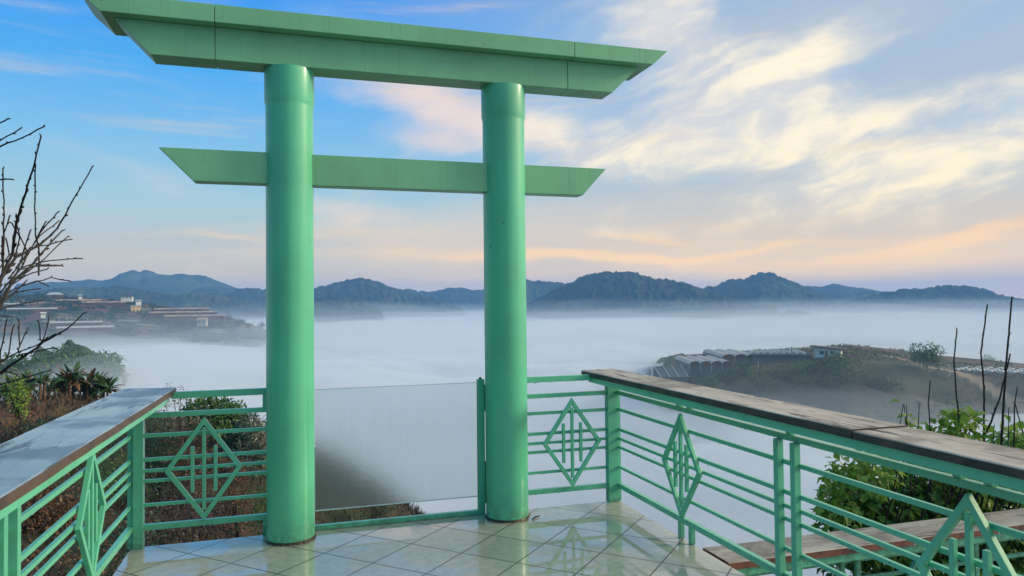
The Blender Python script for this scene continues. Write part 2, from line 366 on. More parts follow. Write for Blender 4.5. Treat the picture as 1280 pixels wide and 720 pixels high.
def height(x, y):
    x = np.asarray(x, float); y = np.asarray(y, float)
    r = np.hypot(x, y); az = np.degrees(np.arctan2(x, y))
    zv = -62+10*fbm(x*.01+50, y*.01+50, 1)
    zn = -4.35-.78*3*softplus((x+1.2)/3)-.5*5*softplus((y-54)/5)-.25*5*softplus((-x-22)/5)*(y > -30)
    zn = zn+1.5*smooth(-7, -13, x)*smooth(20, 40, r)
    zn = zn+1.3*(fbm(x*.12+40, y*.12+40, 2)-.47)*np.clip(r/15, .3, 1)+.5*(fbm(x*.8+9, y*.8+9, 5)-.47)*np.clip((r-9)/12, 0, 1)
    zn = np.maximum(zn, -75)
    # farmed hill far left
    fz = np.interp(az, FARM[0], FARM[1], left=-70, right=-70)
    t = np.clip((r-660)/(980-660), 0, 1.0); tt = t*1.0
    step = np.floor(tt*12)/12+smooth(.55, 1, (tt*12) % 1)/12
    zf = -36+(fz+36)*(.35*tt+.65*step); zf = np.where(r > 980, fz-(r-980)*.12, zf)
    zf = np.where(r < 660, -36-(660-r)*.3, zf)
    zf = np.where((az < -26) | (az > 2), -75, zf)
    # hill with the greenhouses to the right
    pl = np.interp(az, [27, 29, 33, 38, 42, 45, 47, 52, 58, 62], [-25.5, -22.3, -21.0, -19, -17.0, -18.5, -20.6, -22.8, -24, -25])
    r0 = np.interp(az, [27, 34, 42, 48, 55], [232, 222, 222, 232, 240])
    zr = pl-26*(1-smooth(r0-14, r0+36, r))-smooth(330, 470, r)*22-30*(1-smooth(26.2, 29.5, az))
    zr = zr+1.0*(fbm(x*.05+20, y*.05+20, 3)-.47)
    zr = np.where((az < 24) | (az > 80) | (r < 190), -75, zr)
    return np.maximum(np.maximum(zv, zn), np.maximum(zf, zr))
def hz(x, y): return float(height(np.array([x]), np.array([y]))[0])

def grid_mesh(name, P, cols, mat, wrap=False):   # P: (n, m, 3)
    n, m = P.shape[:2]; me = bpy.data.meshes.new(name)
    me.vertices.add(n*m); me.vertices.foreach_set('co', P.reshape(-1).astype(np.float32))
    i, j = np.meshgrid(np.arange(n-1), np.arange(m-1), indexing='ij')
    q = np.stack([i*m+j, i*m+j+1, (i+1)*m+j+1, (i+1)*m+j], -1).reshape(-1, 4)[:, ::-1]
    me.loops.add(q.size); me.loops.foreach_set('vertex_index', q.reshape(-1).astype(np.int32))
    me.polygons.add(len(q)); me.polygons.foreach_set('loop_start', np.arange(0, q.size, 4, dtype=np.int32))
    me.update(calc_edges=True); me.validate()
    if cols is not None:
        a = me.color_attributes.new('soil', 'FLOAT_COLOR', 'POINT'); c = np.ones((n*m, 4), np.float32); c[:, :3] = cols.reshape(-1, 3); a.data.foreach_set('color', c.reshape(-1))
    me.shade_smooth(); me.materials.append(mat); o = bpy.data.objects.new(name, me); COL.objects.link(o); return o

m_, t_, b_ = material('ground_cover', .9, (.1, .07, .05), .2)
at_ = t_.new('ShaderNodeAttribute', attribute_name='soil'); o = objco(t_)
na = t_.noise(o, 1.6, 8, .7); nb = t_.noise(o, .06, 6, .6)
c = t_.mix(1.0, at_.outputs[0], t_.mix(na, (.45, .45, .45), (1.5, 1.5, 1.5)), 'MULTIPLY')
c = t_.mix(1.0, c, t_.mix(nb, (.8, .8, .8), (1.2, 1.2, 1.2)), 'MULTIPLY')
t_.l.new(c, b_.inputs['Base Color']); bump(t_, b_, na, .8, .2)
M_ground = m_

az_g = np.concatenate([np.arange(-180, -24, 4.0), np.arange(-24, 60, .11), np.arange(60, 180.1, 4.0)])
az_g[-1] = 180
r_g = np.concatenate([[0.01, 2, 4, 5], np.geomspace(6, 110, 150), np.geomspace(112, 215, 30), np.linspace(217, 420, 90), np.geomspace(430, 650, 24), np.linspace(655, 1010, 110), np.geomspace(1030, 6200, 30)])
A, RR = np.meshgrid(np.radians(az_g), r_g, indexing='ij')
gx, gy = RR*np.sin(A), RR*np.cos(A); gz = height(gx, gy)
azd = np.degrees(A)
cn = fbm(gx*.35+5, gy*.35+5, 11); cb = fbm(gx*.06+5, gy*.06+8, 12)
def lerp(a, b, t): return a+(b-a)*t[..., None]
cl = lambda *c: np.array(c)
soil = lerp(cl(.078, .044, .032), cl(.06, .048, .030), smooth(.40, .56, cn))
soil = lerp(soil, cl(.030, .048, .018), smooth(.45, .54, cb)*.8)
near_red = smooth(-9, -14, gx)*smooth(75, 40, RR)*smooth(25, 32, RR)
soil = lerp(soil, cl(.26, .10, .055), near_red*.75)
# farm
farm = smooth(600, 680, RR)*(azd < 3)*(azd > -30)
fb = fbm(azd*1.2+30, RR*.03, 14)
row = np.sin(RR*.30+3*fbm(azd*.7, RR*.01, 15))
fc = lerp(cl(.022, .042, .022), cl(.13, .075, .055), smooth(.46, .58, fb))
fc = lerp(fc, cl(.26, .24, .20), smooth(.3, .9, row)*smooth(.45, .55, fbm(azd*.9, RR*.02, 16))*.8)
soil = soil*(1-farm[..., None])+fc*farm[..., None]
rh = smooth(190, 215, RR)*(RR < 560)*(azd > 20)
rb = fbm(gx*.05, gy*.05, 18)
rowc = smooth(.2, .8, np.sin(gx*1.1+gy*.5+2*fbm(gx*.03, gy*.03, 22))); rc = lerp(cl(.055, .065, .035), cl(.11, .062, .04), np.clip(smooth(.38, .52, rb)*.8+.25*rowc, 0, 1)); rc = lerp(rc, cl(.03, .045, .022), smooth(.48, .56, fbm(gx*.15+3, gy*.15, 19))); rc = lerp(rc, cl(.035, .05, .028), smooth(256, 236, RR)*smooth(44, 40, azd)*.8)
# dirt track over the right hill
tr = interp_profile([(1086, 455), (1110, 463), (1140, 471), (1183, 479), (1230, 490), (1280, 503), (1330, 515)], 250)
tel = np.interp(azd, [azel(px, 0)[0] for px in (1086, 1110, 1140, 1183, 1230, 1280, 1330)], [290, 284, 276, 268, 260, 254, 248])
rc = lerp(rc, cl(.30, .21, .15), (np.abs(RR-tel) < 2.6)*(azd > azel(1086, 0)[0])*1.0)
soil = soil*(1-rh[..., None])+rc*rh[..., None]
tag(grid_mesh('ground', np.stack([gx, gy, gz], -1), soil, M_ground), kind='structure')

def hillmat(name, a, b2):
    m, t, b = material(name, .95, a, .1); o = objco(t)
    n = t.noise(o, .045, 8, .65); n2 = t.noise(o, .006, 5, .6)
    c = t.mix(t.sstep(n, .35, .65), a, b2); c = t.mix(t.sstep(n2, .5, .6), c, tuple(v*1.5 for v in b2))
    t.l.new(c, b.inputs['Base Color']); bump(t, b, n, .6, 3); return m
M_hill = hillmat('wooded_hill', (.018, .035, .018), (.035, .055, .025))
def hill(profile, R, w, amp, canopy, seed):
    ae = [azel(px, py) for px, py in profile]
    a = np.array([p[0] for p in ae]); e = np.array([p[1] for p in ae])
    a = np.concatenate([[a[0]-1.6], a, [a[-1]+1.6]]); e = np.concatenate([[min(e[0], 0)-3.0], e, [min(e[-1], 0)-3.0]])
    azs = np.arange(a[0], a[-1], .045); H = np.interp(azs, a, np.tan(np.radians(e))*R+1.6)
    k = np.ones(5)/5; Hs = np.convolve(np.pad(H, 2, 'edge'), k, 'valid')
    rs = np.concatenate([np.linspace(-w, -w*.25, 60), np.linspace(-w*.24, w*.3, 56), np.linspace(w*.4, w*1.1, 6)])
    A, D = np.meshgrid(np.radians(azs), rs, indexing='ij'); RR = R+D
    gx, gy = RR*np.sin(A), RR*np.cos(A)
    bell = .5+.5*np.cos(np.clip(D/w, -1, 1)*math.pi)
    ridg = fbm(gx*.004+seed, gy*.004+seed, 30+seed)
    z = -75+(Hs[:, None]+75)*np.clip(bell+(ridg-.5)*.25*np.abs(D/w)*2*(bell > 0.02), 0, 1.02)
    cs = 1/canopy
    z = z+amp*((1-np.abs(2*vnoise(gx*cs, gy*cs, 40+seed)-1))-.5)*1.6*smooth(0, .3, bell)+amp*.8*(vnoise(gx*cs*2.3, gy*cs*2.3, 50+seed)-.5)
    ob = grid_mesh('hill', np.stack([gx, gy, z], -1), None, M_hill); tag(ob, kind='structure')
hill([(20, 356), (54, 354), (87, 353), (110, 350), (129, 352), (141, 349), (150, 343), (166.6, 338), (175, 340.6), (182, 338), (199, 343), (218, 344), (234.5, 343), (258, 346), (274, 353), (298, 362), (330, 378)], 3300, 520, 5, 40, 1)
hill([(150, 368), (176, 363), (190, 361), (218, 366), (240, 364), (256, 359), (274, 358.7), (295, 363), (320, 372)], 2950, 300, 5, 30, 2)
hill([(-20, 366), (54, 364.5), (82, 361), (106, 362), (134, 360), (152, 359), (171, 363), (192, 367), (218, 370), (244, 367.6), (265, 368), (293, 373), (312, 381), (335, 393)], 2100, 380, 6, 20, 3)
hill([(270, 374), (281, 369), (300, 362), (317, 361), (335, 362.7), (360, 361), (380, 364), (400, 372)], 2600, 330, 6, 24, 4)
hill([(370, 374), (395, 362), (410.6, 358), (436, 352), (452, 350), (470, 353.7), (485, 359.6), (498, 363.5), (524, 371), (545, 376), (580, 389)], 2200, 350, 8, 20, 5)
hill([(370, 380), (395, 375), (418, 372.5), (431, 374), (452, 379), (475, 388)], 1700, 220, 7, 18, 6)
hill([(480, 366), (493, 363), (506, 362), (534, 366), (547, 365), (563, 359), (581, 362), (593.6, 363.5), (605, 363), (630, 360), (650, 362), (690, 372)], 2900, 350, 7, 26, 7)
hill([(625, 362), (645, 352), (657, 349), (666, 353), (684, 354), (704, 356), (722, 362), (750, 378)], 2300, 300, 8, 20, 8)
hill([(640, 390), (656, 384), (673, 376), (689, 367.6), (715.5, 355.4), (735, 346), (758, 343), (794, 344), (807, 349.5), (837, 353), (863, 359), (889, 369), (912, 377), (935, 382), (968, 387), (978, 396)], 1750, 330, 9, 17, 9)
hill([(973, 396), (986, 388.5), (997.6, 389.5), (1011, 394), (1024, 397)], 1650, 90, 6, 14, 10)
hill([(860, 368), (879.5, 362.6), (899, 357.7), (912, 352), (929, 351), (942, 345.6), (955, 343), (968, 344.6), (981, 350), (994, 356), (1011, 364), (1034, 376), (1056, 386)], 2200, 330, 9, 18, 11)
hill([(990, 362), (1003.5, 359), (1027, 358.6), (1041, 355.8), (1062, 359), (1081, 361.6), (1106, 366), (1144, 367), (1200, 372)], 3200, 380, 6, 34, 12)
hill([(985, 366), (1003, 365), (1036, 367.5), (1060, 366), (1069, 370), (1081, 366), (1092.5, 366), (1120, 372), (1150, 380)], 2700, 260, 8, 24, 13)
hill([(1045, 386), (1057, 380), (1078, 374.5), (1097, 371), (1113.6, 367.5), (1130, 364.7), (1149, 364), (1177, 360), (1205, 360.5), (1226, 363), (1240, 367.5), (1256.5, 373), (1280, 378), (1340, 384)], 2200, 320, 9, 17, 14)
hill([(770, 470), (800, 460), (830, 451), (850, 447), (870, 449), (900, 460)], 400, 60, 2.5, 7, 15)
hill([(40, 446), (75, 432), (100, 428), (125, 440), (150, 458)], 330, 60, 3, 8, 16)

# ------------------------------------------------------------------ haze and fog (closed volumes)
def volmat(name, col, dens, aniso=.0):
    m = bpy.data.materials.new(name); m.use_nodes = True; t = NT(m.node_tree); t.n.clear()
    o = t.new('ShaderNodeOutputMaterial'); v = t.new('ShaderNodeVolumePrincipled'); v.inputs['Color'].default_value = tuple(col)+(1,)
    v.inputs['Density'].default_value = dens; v.inputs['Anisotropy'].default_value = aniso
    t.l.new(v.outputs[0], o.inputs['Volume']); return m
HZ = 6400
hb = MB().box(-HZ, HZ, -HZ, HZ, -90, 185).build('haze', volmat('haze_air', (.25, .52, .98), 2.3e-4)); tag(hb, kind='stuff')
def fogbody(name, top, amp, wl, dens, col, rmax, bottom=-82, lift=0):
    azs = np.radians(np.linspace(-180, 180, 181)); rs = np.concatenate([[.5], np.geomspace(20, rmax, 90)])
    v = []; 
    for a in azs[:-1]:
        x = rs*math.sin(a); y = rs*math.cos(a)
        z = top+amp*(fbm(x/wl+60, y/wl+60, 70)-.47)*2+amp*.5*(fbm(x/(wl*.2)+10, y/(wl*.2)+10, 80)-.47)*2
        az_ = math.degrees(a); lf = math.exp(-((az_+14)/14)**2)*smooth(70, 140, rs)*(1-smooth(420, 680, rs)); z = z+lift*lf*(.6+.8*fbm(x/90+5, y/90+5, 75))
        v.append(np.stack([x, y, z], -1))
    v = np.array(v); na_, nr = v.shape[:2]; V = v.reshape(-1, 3).tolist(); F = []
    for i in range(na_):
        j = (i+1) % na_
        for k in range(nr-1): F.append((i*nr+k, j*nr+k, j*nr+k+1, i*nr+k+1)[::-1])
    b0 = len(V); V += [[rmax*math.sin(a), rmax*math.cos(a), bottom] for a in azs[:-1]]
    for i in range(na_):
        j = (i+1) % na_; F.append((i*nr+nr-1, j*nr+nr-1, b0+j, b0+i)[::-1])
    F.append(tuple(b0+i for i in range(na_))); F.append(tuple(i*nr for i in range(na_))[::-1])
    m = MB(); m.add(V, F); ob = m.build(name, volmat(name+'_air', col, dens)); tag(ob, kind='stuff')
    bm = bmesh.new(); bm.from_mesh(ob.data); bmesh.ops.recalc_face_normals(bm, faces=bm.faces); bm.to_mesh(ob.data); bm.free(); return ob
fogbody('fog', -34, 11, 170, .08, (.86, .90, .985), 5600, lift=5)
fogbody('fog', -28.5, 13, 90, .006, (.86, .91, 1.0), 5700, -83, lift=14)
fogbody('fog', -18, 16, 260, .0009, (.88, .94, 1.0), 5800, -84, lift=8)
fogbody('fog', -9, 27, 330, .00048, (.86, .92, 1.0), 5850, -84.5)
fogbody('fog', 2, 12, 500, .00010, (.80, .88, 1.0), 5900, -85)

# ------------------------------------------------------------------ terrace floor
fl = MB().box(-1.035, 2.535, -3.5, 5.39, -.16, 0).build('terrace_floor', M_tile, bevel=.004); tag(fl, kind='structure')
sk = MB().box(-1.0, 2.5, -3.5, 5.35, -.45, -.163).build('terrace_slab', flat('stained_concrete', (.22, .21, .19), .8, .3)); tag(sk, kind='structure')

# ------------------------------------------------------------------ gate
gate = thing('torii_gate', 'tall mint green Japanese style gate of two round pillars and slanted beams', 'gate', (0.77, 5.25, 0))
def local(o): o.matrix_parent_inverse = Matrix.Translation(-Vector(o.parent.location)) if o.parent.rotation_euler.z == 0 else o.parent.matrix_basis.inverted(); return o
for cx in (-.012, 1.550):
    p = local(MB().lathe([(.159, .012), (.160, .02), (.160, 2.99), (.163, 3.01), (.168, 3.025), (.168, 3.249)], cx, 5.25, 96).build('pillar', M_pillar, gate, smooth=True))
    g_ = MB(); pr = []
    for k in range(72):
        a = 2*math.pi*k/72; pr.append((.166+.012*random.random()**2, a))
    vs = [(cx+r*math.cos(a), 5.25+r*math.sin(a), .002) for r, a in pr]+[(cx+.158*math.cos(a), 5.25+.158*math.sin(a), .022) for r, a in pr]
    g_.add(vs, [(k, (k+1) % 72, 72+(k+1) % 72, 72+k) for k in range(72)])
    local(g_.build('base_seal', M_grime, gate))
def slanted(name, y0, y1, z0, z1, xb0, xb1, xt0, xt1, cuts, parent):
    b = MB(); xs = [None]+list(cuts)+[None]
    for i in range(len(xs)-1):
        lo_b, lo_t = (xb0, xt0) if xs[i] is None else (xs[i]+.002,)*2
        hi_b, hi_t = (xb1, xt1) if xs[i+1] is None else (xs[i+1]-.002,)*2
        b.prism([(lo_b, z0), (hi_b, z0), (hi_t, z1), (lo_t, z1)], y0, y1)
    o = b.build(name, M_beam, parent, bevel=.003); return local(o)
slanted('tie_beam', 5.19, 5.315, 2.447, 2.662, -.625, 2.175, -.838, 2.372, [], gate)
slanted('lintel', 5.12, 5.325, 3.251, 3.468, -.873, 2.405, -1.085, 2.632, [-.485, 2.03], gate)
slanted('cap_beam', 5.032, 5.465, 3.471, 3.588, -1.147, 2.716, -1.275, 2.845, [-.48, 2.055], gate)
fillb = MB().box(-.8, 2.3, 5.14, 5.30, 3.26, 3.46).box(-1.05, 2.6, 5.06, 5.44, 3.48, 3.575).build('seam_core', M_black, gate); local(fillb)  # black core boxes added behind the panel gaps so the seams read dark

# ------------------------------------------------------------------ railings
ZR = [(.985, 1.03), (.862, .895), (.730, .755), (.570, .594), (.497, .518), (.428, .449), (.268, .289), (.112, .150)]
def bx(name, par, mat, x0, x1, y0, y1, z0, z1, bev=.003):
    return local(MB().box(x0, x1, y0, y1, z0, z1).build(name, mat, par, bevel=bev))
def barobj(name, par, mat, a, b, n, w, t):       # flat bar from a to b, wide face normal n
    a, b, n = Vector(a), Vector(b), Vector(n); d = (b-a).normalized(); s = d.cross(n).normalized()*w/2; h = n*t/2
    m = MB(); m.add([a-s-h, a+s-h, a+s+h, a-s+h, b-s-h, b+s-h, b+s+h, b-s+h], [(0,1,2,3),(7,6,5,4),(0,4,5,1),(1,5,6,2),(2,6,7,3),(3,7,4,0)])
    return m
def diamond(par, c, half, zc, hz_, axis, off, bar_h=(.277, .155)):
    """lozenge with three uprights; axis 'x' = railing runs along x"""
    n = Vector((0, -1, 0)) if axis == 'x' else Vector((-1, 0, 0))
    P = lambda u, z: Vector((c+u, off, z)) if axis == 'x' else Vector((off, c+u, z))
    w = .030; t = .026
    # one closed mitred frame
    k = w/2; ho, vo = half, hz_; s = math.hypot(ho, vo); iw = w*s/vo; iv = w*s/ho
    outer = [(0, vo), (ho, 0), (0, -vo), (-ho, 0)]; inner = [(0, vo-iv), (ho-iw, 0), (0, -vo+iv), (-ho+iw, 0)]
    m = MB(); vs = []
    for q in (-t/2, t/2):
        for ring in (outer, inner): vs += [P(u, zc+z)+n*q for u, z in ring]
    fs = []
    for i in range(4):
        j = (i+1) % 4
        fs += [(i, j, 4+j, 4+i), (8+i, 12+i, 12+j, 8+j), (i, 8+i, 8+j, j), (4+i, 4+j, 12+j, 12+i)]
    m.add(vs, fs); d = local(m.build('diamond_frame', M_rail, par, bevel=.002))
    for u, hh in ((-.073, bar_h[1]), (0, bar_h[0]), (.073, bar_h[1])):
        b = barobj('', par, M_rail, P(u, zc+.0-hh)+n*.002, P(u, zc+hh)+n*.002, n, .022, .022)
        o = b.build('upright', M_rail, d, bevel=.002)
def dropsmesh(par, pts):
    m = MB()
    for (x, y, z) in pts:
        r = random.uniform(.0022, .0042); k = 6
        vs = [(x, y, z+.001), (x, y, z-2.6*r)]+[(x+r*math.cos(a), y+r*math.sin(a), z-1.3*r) for a in [2*math.pi*i/k for i in range(k)]]
        m.add(vs, [(0, 2+i, 2+(i+1) % k) for i in range(k)]+[(1, 2+(i+1) % k, 2+i) for i in range(k)])
    o = local(m.build('water_drops', M_drop, par, smooth=True)); o['kind'] = 'stuff'
Y0, Y1 = 5.362, 5.398
def front_rail(label, xa, xb, pillar_side, dc, x_top):
    t = thing('front_railing', label, 'railing', ((xa+xb)/2, 5.38, 0))
    dr = []
    for i, (z0, z1) in enumerate(ZR):
        big_ = (z1-z0) > .026; y0, y1 = (Y0, Y1) if big_ else (5.369, 5.391)
        a, b = (x_top if i == 0 else (xa, xb))
        bx('rail', t, M_rail, a, b, y0, y1, z0, z1, .003 if big_ else .002)
        for _ in range(16): dr.append((random.uniform(a, b), 5.372, z0))
    bx('stub_post', t, M_rail, *pillar_side, 5.364, 5.396, .897, .984); bx('stub_post', t, M_rail, *pillar_side, 5.364, 5.396, .001, .111)
    diamond(t, dc, .247, .502, .352, 'x', 5.349)
    dropsmesh(t, dr); return t
fl_ = front_rail('short green railing with diamond panel joining the left pillar to the wet blue-grey board', -.985, -.13, (-.20, -.165), -.578, (-.79, -.13))
fr_ = front_rail('short green railing with diamond panel between the right pillar and right corner post', 1.66, 2.43, (1.69, 1.725), 2.120, (1.66, 2.31))
bx('corner_post', fl_, M_rail, -1.018, -.955, 5.345, 5.408, .001, .972); bx('corner_post', fr_, M_rail, 2.432, 2.520, 5.345, 5.408, .001, .972)

def side_rail(name, label, s, xin, xout, xr, beam_x, near, dcs, posts, top, edge, rz, far, zc=1.05, seam=None):
    """side railing running along y; s=+1 on the right, -1 on the left"""
    t = thing(name, label, 'railing', (xr, 5.4, 0))
    for i, (z0, z1) in enumerate(ZR[1:]):
        big_ = (z1-z0) > .026; w = .018 if big_ else .011
        bx('rail', t, M_rail, xr-w, xr+w, near, 5.36, z0, z1)
    bx('cap_beam', t, M_rail, min(beam_x), max(beam_x), near, far-.10, .965, 1.008)
    bx('end_post', t, M_rail, xr-.018, xr+.018, 5.362, 5.40, .001, .985)
    for y in posts:
        bx('post', t, M_rail, xr-s*.045, xr-s*.005 if s > 0 else xr+.045, y-.018, y+.018, .001, .862) if s > 0 else bx('post', t, M_rail, xr+.005, xr+.045, y-.018, y+.018, .001, .90)
    for a, b in zip(posts[0::2], posts[1::2]): bx('stub_post', t, M_rail, xr-.016, xr+.016, (a+b)/2-.018, (a+b)/2+.018, .896, 1.008)
    for dc in dcs:
        diamond(t, dc, .247, .502, .352, 'y', xr-s*.032)
        for q in (-.068, .068):
            bx('stub_post', t, M_rail, xr-.016, xr+.016, dc+q-.018, dc+q+.018, .896, 1.008); bx('stub_post', t, M_rail, xr-.016, xr+.016, dc+q-.018, dc+q+.018, .001, .111)
    dr = []
    for i, (z0, z1) in enumerate(ZR[1:]):
        for _ in range(30): dr.append((xr-s*.004, random.uniform(near, 5.3), z0))
    dropsmesh(t, dr)
    # boards
    ys = [near, seam, far] if seam else [near, far]
    for k in range(len(ys)-1):
        a, b = ys[k], ys[k+1]; dz = -.006 if (seam and k == 0) else 0
        n = 26; m = MB(); x0, x1 = sorted((xin, xout)); yy = np.linspace(a+.002, b-.002, n); 
        prof = lambda: random.uniform(-.0025, .0025)
        vs = []
        for y in yy:
            j0, j1 = prof(), prof(); yb = y
            vs += [(x0+j0, yb, 1.010), (x1+j1, yb, 1.010), (x1+j1, yb, 1.047+dz), (x1-.006+j1, yb, 1.051+dz), (x0+.006+j0, yb, 1.051+dz), (x0+j0, yb, 1.047+dz)]
        if b == far:      # far end cut on a slant
            for q in range(6): x_, y_, z_ = vs[-6+q]; vs[-6+q] = (x_, y_+(.05 if (x_-xin)*s > .1 else -.0), z_)
        fs = [(5,4,3,2,1,0), tuple(len(vs)-6+q for q in range(6))]
        for i in range(n-1):
            for q in range(6): r_ = (q+1) % 6; fs.append((i*6+q, i*6+r_, i*6+6+r_, i*6+6+q))
        m.add(vs, fs)
        bo = local(m.build('cap_board', top, t)); bo.data.materials.append(edge)
        me = bo.data
        bm = bmesh.new(); bm.from_mesh(me); bmesh.ops.recalc_face_normals(bm, faces=bm.faces)
        for f in bm.faces: f.material_index = 0 if f.normal.z > .5 else 1
        bm.to_mesh(me); bm.free()
    return t
side_rail('side_railing', 'green railing on the right topped by a tan weathered board with a black edge', 1, 2.283, 2.585, 2.530, (2.300, 2.335), .6, [4.325, 2.165], [3.315, 3.180], M_tantop, M_edge_black, 0, 5.53, seam=2.53)
lr = side_rail('side_railing', 'green railing on the left topped by a wet blue-grey board with a brown edge', -1, -.770, -1.115, -1.035, (-.795, -.830), .6, [4.335], [3.295, 3.165], M_bluetop, M_edge_brown, 0, 5.47)
lr.rotation_euler.z = R_(-1.0)
bpy.context.view_layer.update()

# thin raised second layer of board on the right
# glass panel between the pillars
gp = thing('glass_panel', 'low misted glass panel streaked with water between the two green pillars', 'glass panel', (.76, 5.38, 0))
bx('pane', gp, M_glass, .155, 1.354, 5.372, 5.382, .142, 1.003, .001)
bx('pane_edge', gp, M_glassedge, .155, 1.355, 5.3715, 5.3825, .136, .1415, 0)
bx('pane_edge', gp, M_glassedge, .155, 1.355, 5.3715, 5.3825, 1.0035, 1.0065, 0)
bx('bottom_rail', gp, M_rail, .15, 1.354, 5.362, 5.398, .003, .036)
po = bx('post', gp, M_rail, 1.355, 1.408, 5.352, 5.400, .001, 1.030)
bx('clamp_strip', gp, M_black, 1.409, 1.420, 5.370, 5.386, .08, .40, .001); bx('clamp_strip', gp, M_black, 1.409, 1.420, 5.370, 5.386, .78, .985, .001)
local(MB().lathe([(.010, 1.031), (.012, 1.036), (.008, 1.044)], 1.381, 5.378, 12).build('bolt', M_black, gp, smooth=True))

tg = MB().tube([(1.70, 5.10, .006), (1.735, 5.135, .012), (1.775, 5.16, .009)], [.006, .007, .004], 6); tg.tube([(1.735, 5.135, .010), (1.75, 5.155, .006)], .003, 5); tag(tg.build('fallen_twig', M_twig, smooth=True), 'small dark twig on the wet tiles at the foot of the right pillar', 'twig')
# lower terrace beyond the right railing
lt = thing('lower_railing', 'green railing one level down, its wide weathered board seen under the right railing', 'railing', (5, 4.0, -1.05))
m = MB(); n = 30; vs = []
for x in np.linspace(2.56, 9.0, n):
    j = random.uniform(-.003, .003); vs += [(x, 3.875+j, -.045), (x, 4.175+j, -.045), (x, 4.175+j, -.004), (x, 4.168+j, 0), (x, 3.882+j, 0), (x, 3.875+j, -.004)]
fs = [(0,1,2,3,4,5), tuple(len(vs)-1-q for q in range(6))]
for i in range(n-1):
    for q in range(6): r_ = (q+1) % 6; fs.append((i*6+q, i*6+6+q, i*6+6+r_, i*6+r_))
m.add(vs, fs); bo = local(m.build('cap_board', M_lowtop, lt)); bo.data.materials.append(M_edge_rust)
bm = bmesh.new(); bm.from_mesh(bo.data); bmesh.ops.recalc_face_normals(bm, faces=bm.faces)
for f in bm.faces: f.material_index = 0 if f.normal.z > .5 else 1
bm.to_mesh(bo.data); bm.free()
bx('cap_beam', lt, M_rail, 2.57, 9.0, 3.89, 3.94, -.098, -.048)
for i, (z0, z1) in enumerate(ZR[1:]):
    bx('rail', lt, M_rail, 2.57, 9.0, 4.07, 4.095, z0-1.05, z1-1.05)
for x in (3.02, 4.19, 5.4): 
    diamond(lt, x, .247, .502-1.05, .352, 'x', 4.05)
for x in (3.55, 3.68, 4.73, 4.86): bx('post', lt, M_rail, x-.018, x+.018, 4.04, 4.066, -1.05, -.05)
lf = MB().box(2.56, 9.0, -3, 4.15, -1.2, -1.05).build('lower_terrace', flat('lower_concrete', (.25, .24, .22), .7, .25)); tag(lf, kind='structure')
# far end railing of the lower terrace, white scrolls hanging wet
fr2 = thing('scroll_railing', 'white and teal scrolled railing half hidden by the leafy bush', 'railing', (6.5, 6.3, -1.05))
bx('rail', fr2, M_rail, 5.78, 9.2, 6.24, 6.27, -.045, 0); bx('post', fr2, M_rail, 5.78, 5.815, 6.24, 6.275, -1.05, -.046); bx('rail', fr2, M_rail, 5.82, 9.2, 6.245, 6.265, -.98, -.95)
for k in range(16):
    x = 5.78+.20*k; pts = [(x+.05+.045*math.cos(a)*(1-a/9), 6.255, -.11-.05*math.sin(a)*(1-a/9)) for a in np.linspace(-1.6, 4.4, 14)]
    local(MB().tube(pts, .011, 6).build('scroll', M_bwhite, fr2, smooth=True)); bx('baluster', fr2, M_bwhite, x+.12, x+.14, 6.246, 6.264, -.949, -.046)

# ------------------------------------------------------------------ vegetation builders
def rdir(): 
    v = Vector(rng.normal(size=3)); return v.normalized()
def leafy(mb, centers, radii, count, L, w, up=.3, shell=.55, keep=None):
    wts = np.array([max(r)**2 for r in radii]); wts = wts/wts.sum()
    idx = rng.choice(len(centers), size=count, p=wts)
    for i in idx:
        c, r = centers[i], radii[i]; d = rdir(); q = shell+(1-shell)*random.random()**.6; q *= random.uniform(.8, 1.12)
        p = Vector((c[0]+d.x*r[0]*q, c[1]+d.y*r[1]*q, c[2]+d.z*r[2]*q))
        if keep and not keep(p): continue
        ld = (d+rdir()*.8+Vector((0, 0, -up))).normalized(); nn_ = (d+Vector((0, 0, 1.1))+rdir()*.5).normalized()
        s = random.uniform(.6, 1.25); mb.leaf(p, ld, nn_, L*s, w*s)
def tree(name, label, base, h, cr, mat, count=420, leaf=None, lobes=7, trunk_r=None, group=None, squash=.85, cat='tree', crown_base=.35, open_=0):
    x, y, z = base; t = thing(name, label, cat, (x, y, z), 0, group); tr_ = trunk_r or h*.03; leaf = leaf or cr*.2
    cz = h*(1+crown_base)/2; ch = h*(1-crown_base)/2
    tm = MB(); tm.tube([(0, 0, -.3), (cr*.05, 0, h*.3), (-cr*.04, cr*.03, h*.6), (0, 0, h*.85)], [tr_, tr_*.8, tr_*.5, tr_*.15], 7)
    cs, rs = [], []
    for k in range(lobes):
        a = random.uniform(0, 6.283); rr = cr*random.uniform(.25, .68); zz = cz+ch*random.uniform(-.6, .7)
        c_ = (rr*math.cos(a), rr*math.sin(a), zz); cs.append(c_); q = cr*random.uniform(.3, .5); rs.append((q, q, q*squash))
        tm.tube([(0, 0, h*random.uniform(.25, .55)), (c_[0]*.5, c_[1]*.5, (c_[2]+h*.35)/2), c_], [tr_*.45, tr_*.3, tr_*.1], 5)
    tm.build('trunk', M_bark, t, smooth=True)
    m = MB(); leafy(m, cs, rs, count, leaf, leaf*.55, shell=.45 if not open_ else .2); m.build('crown', mat, t)
    return t
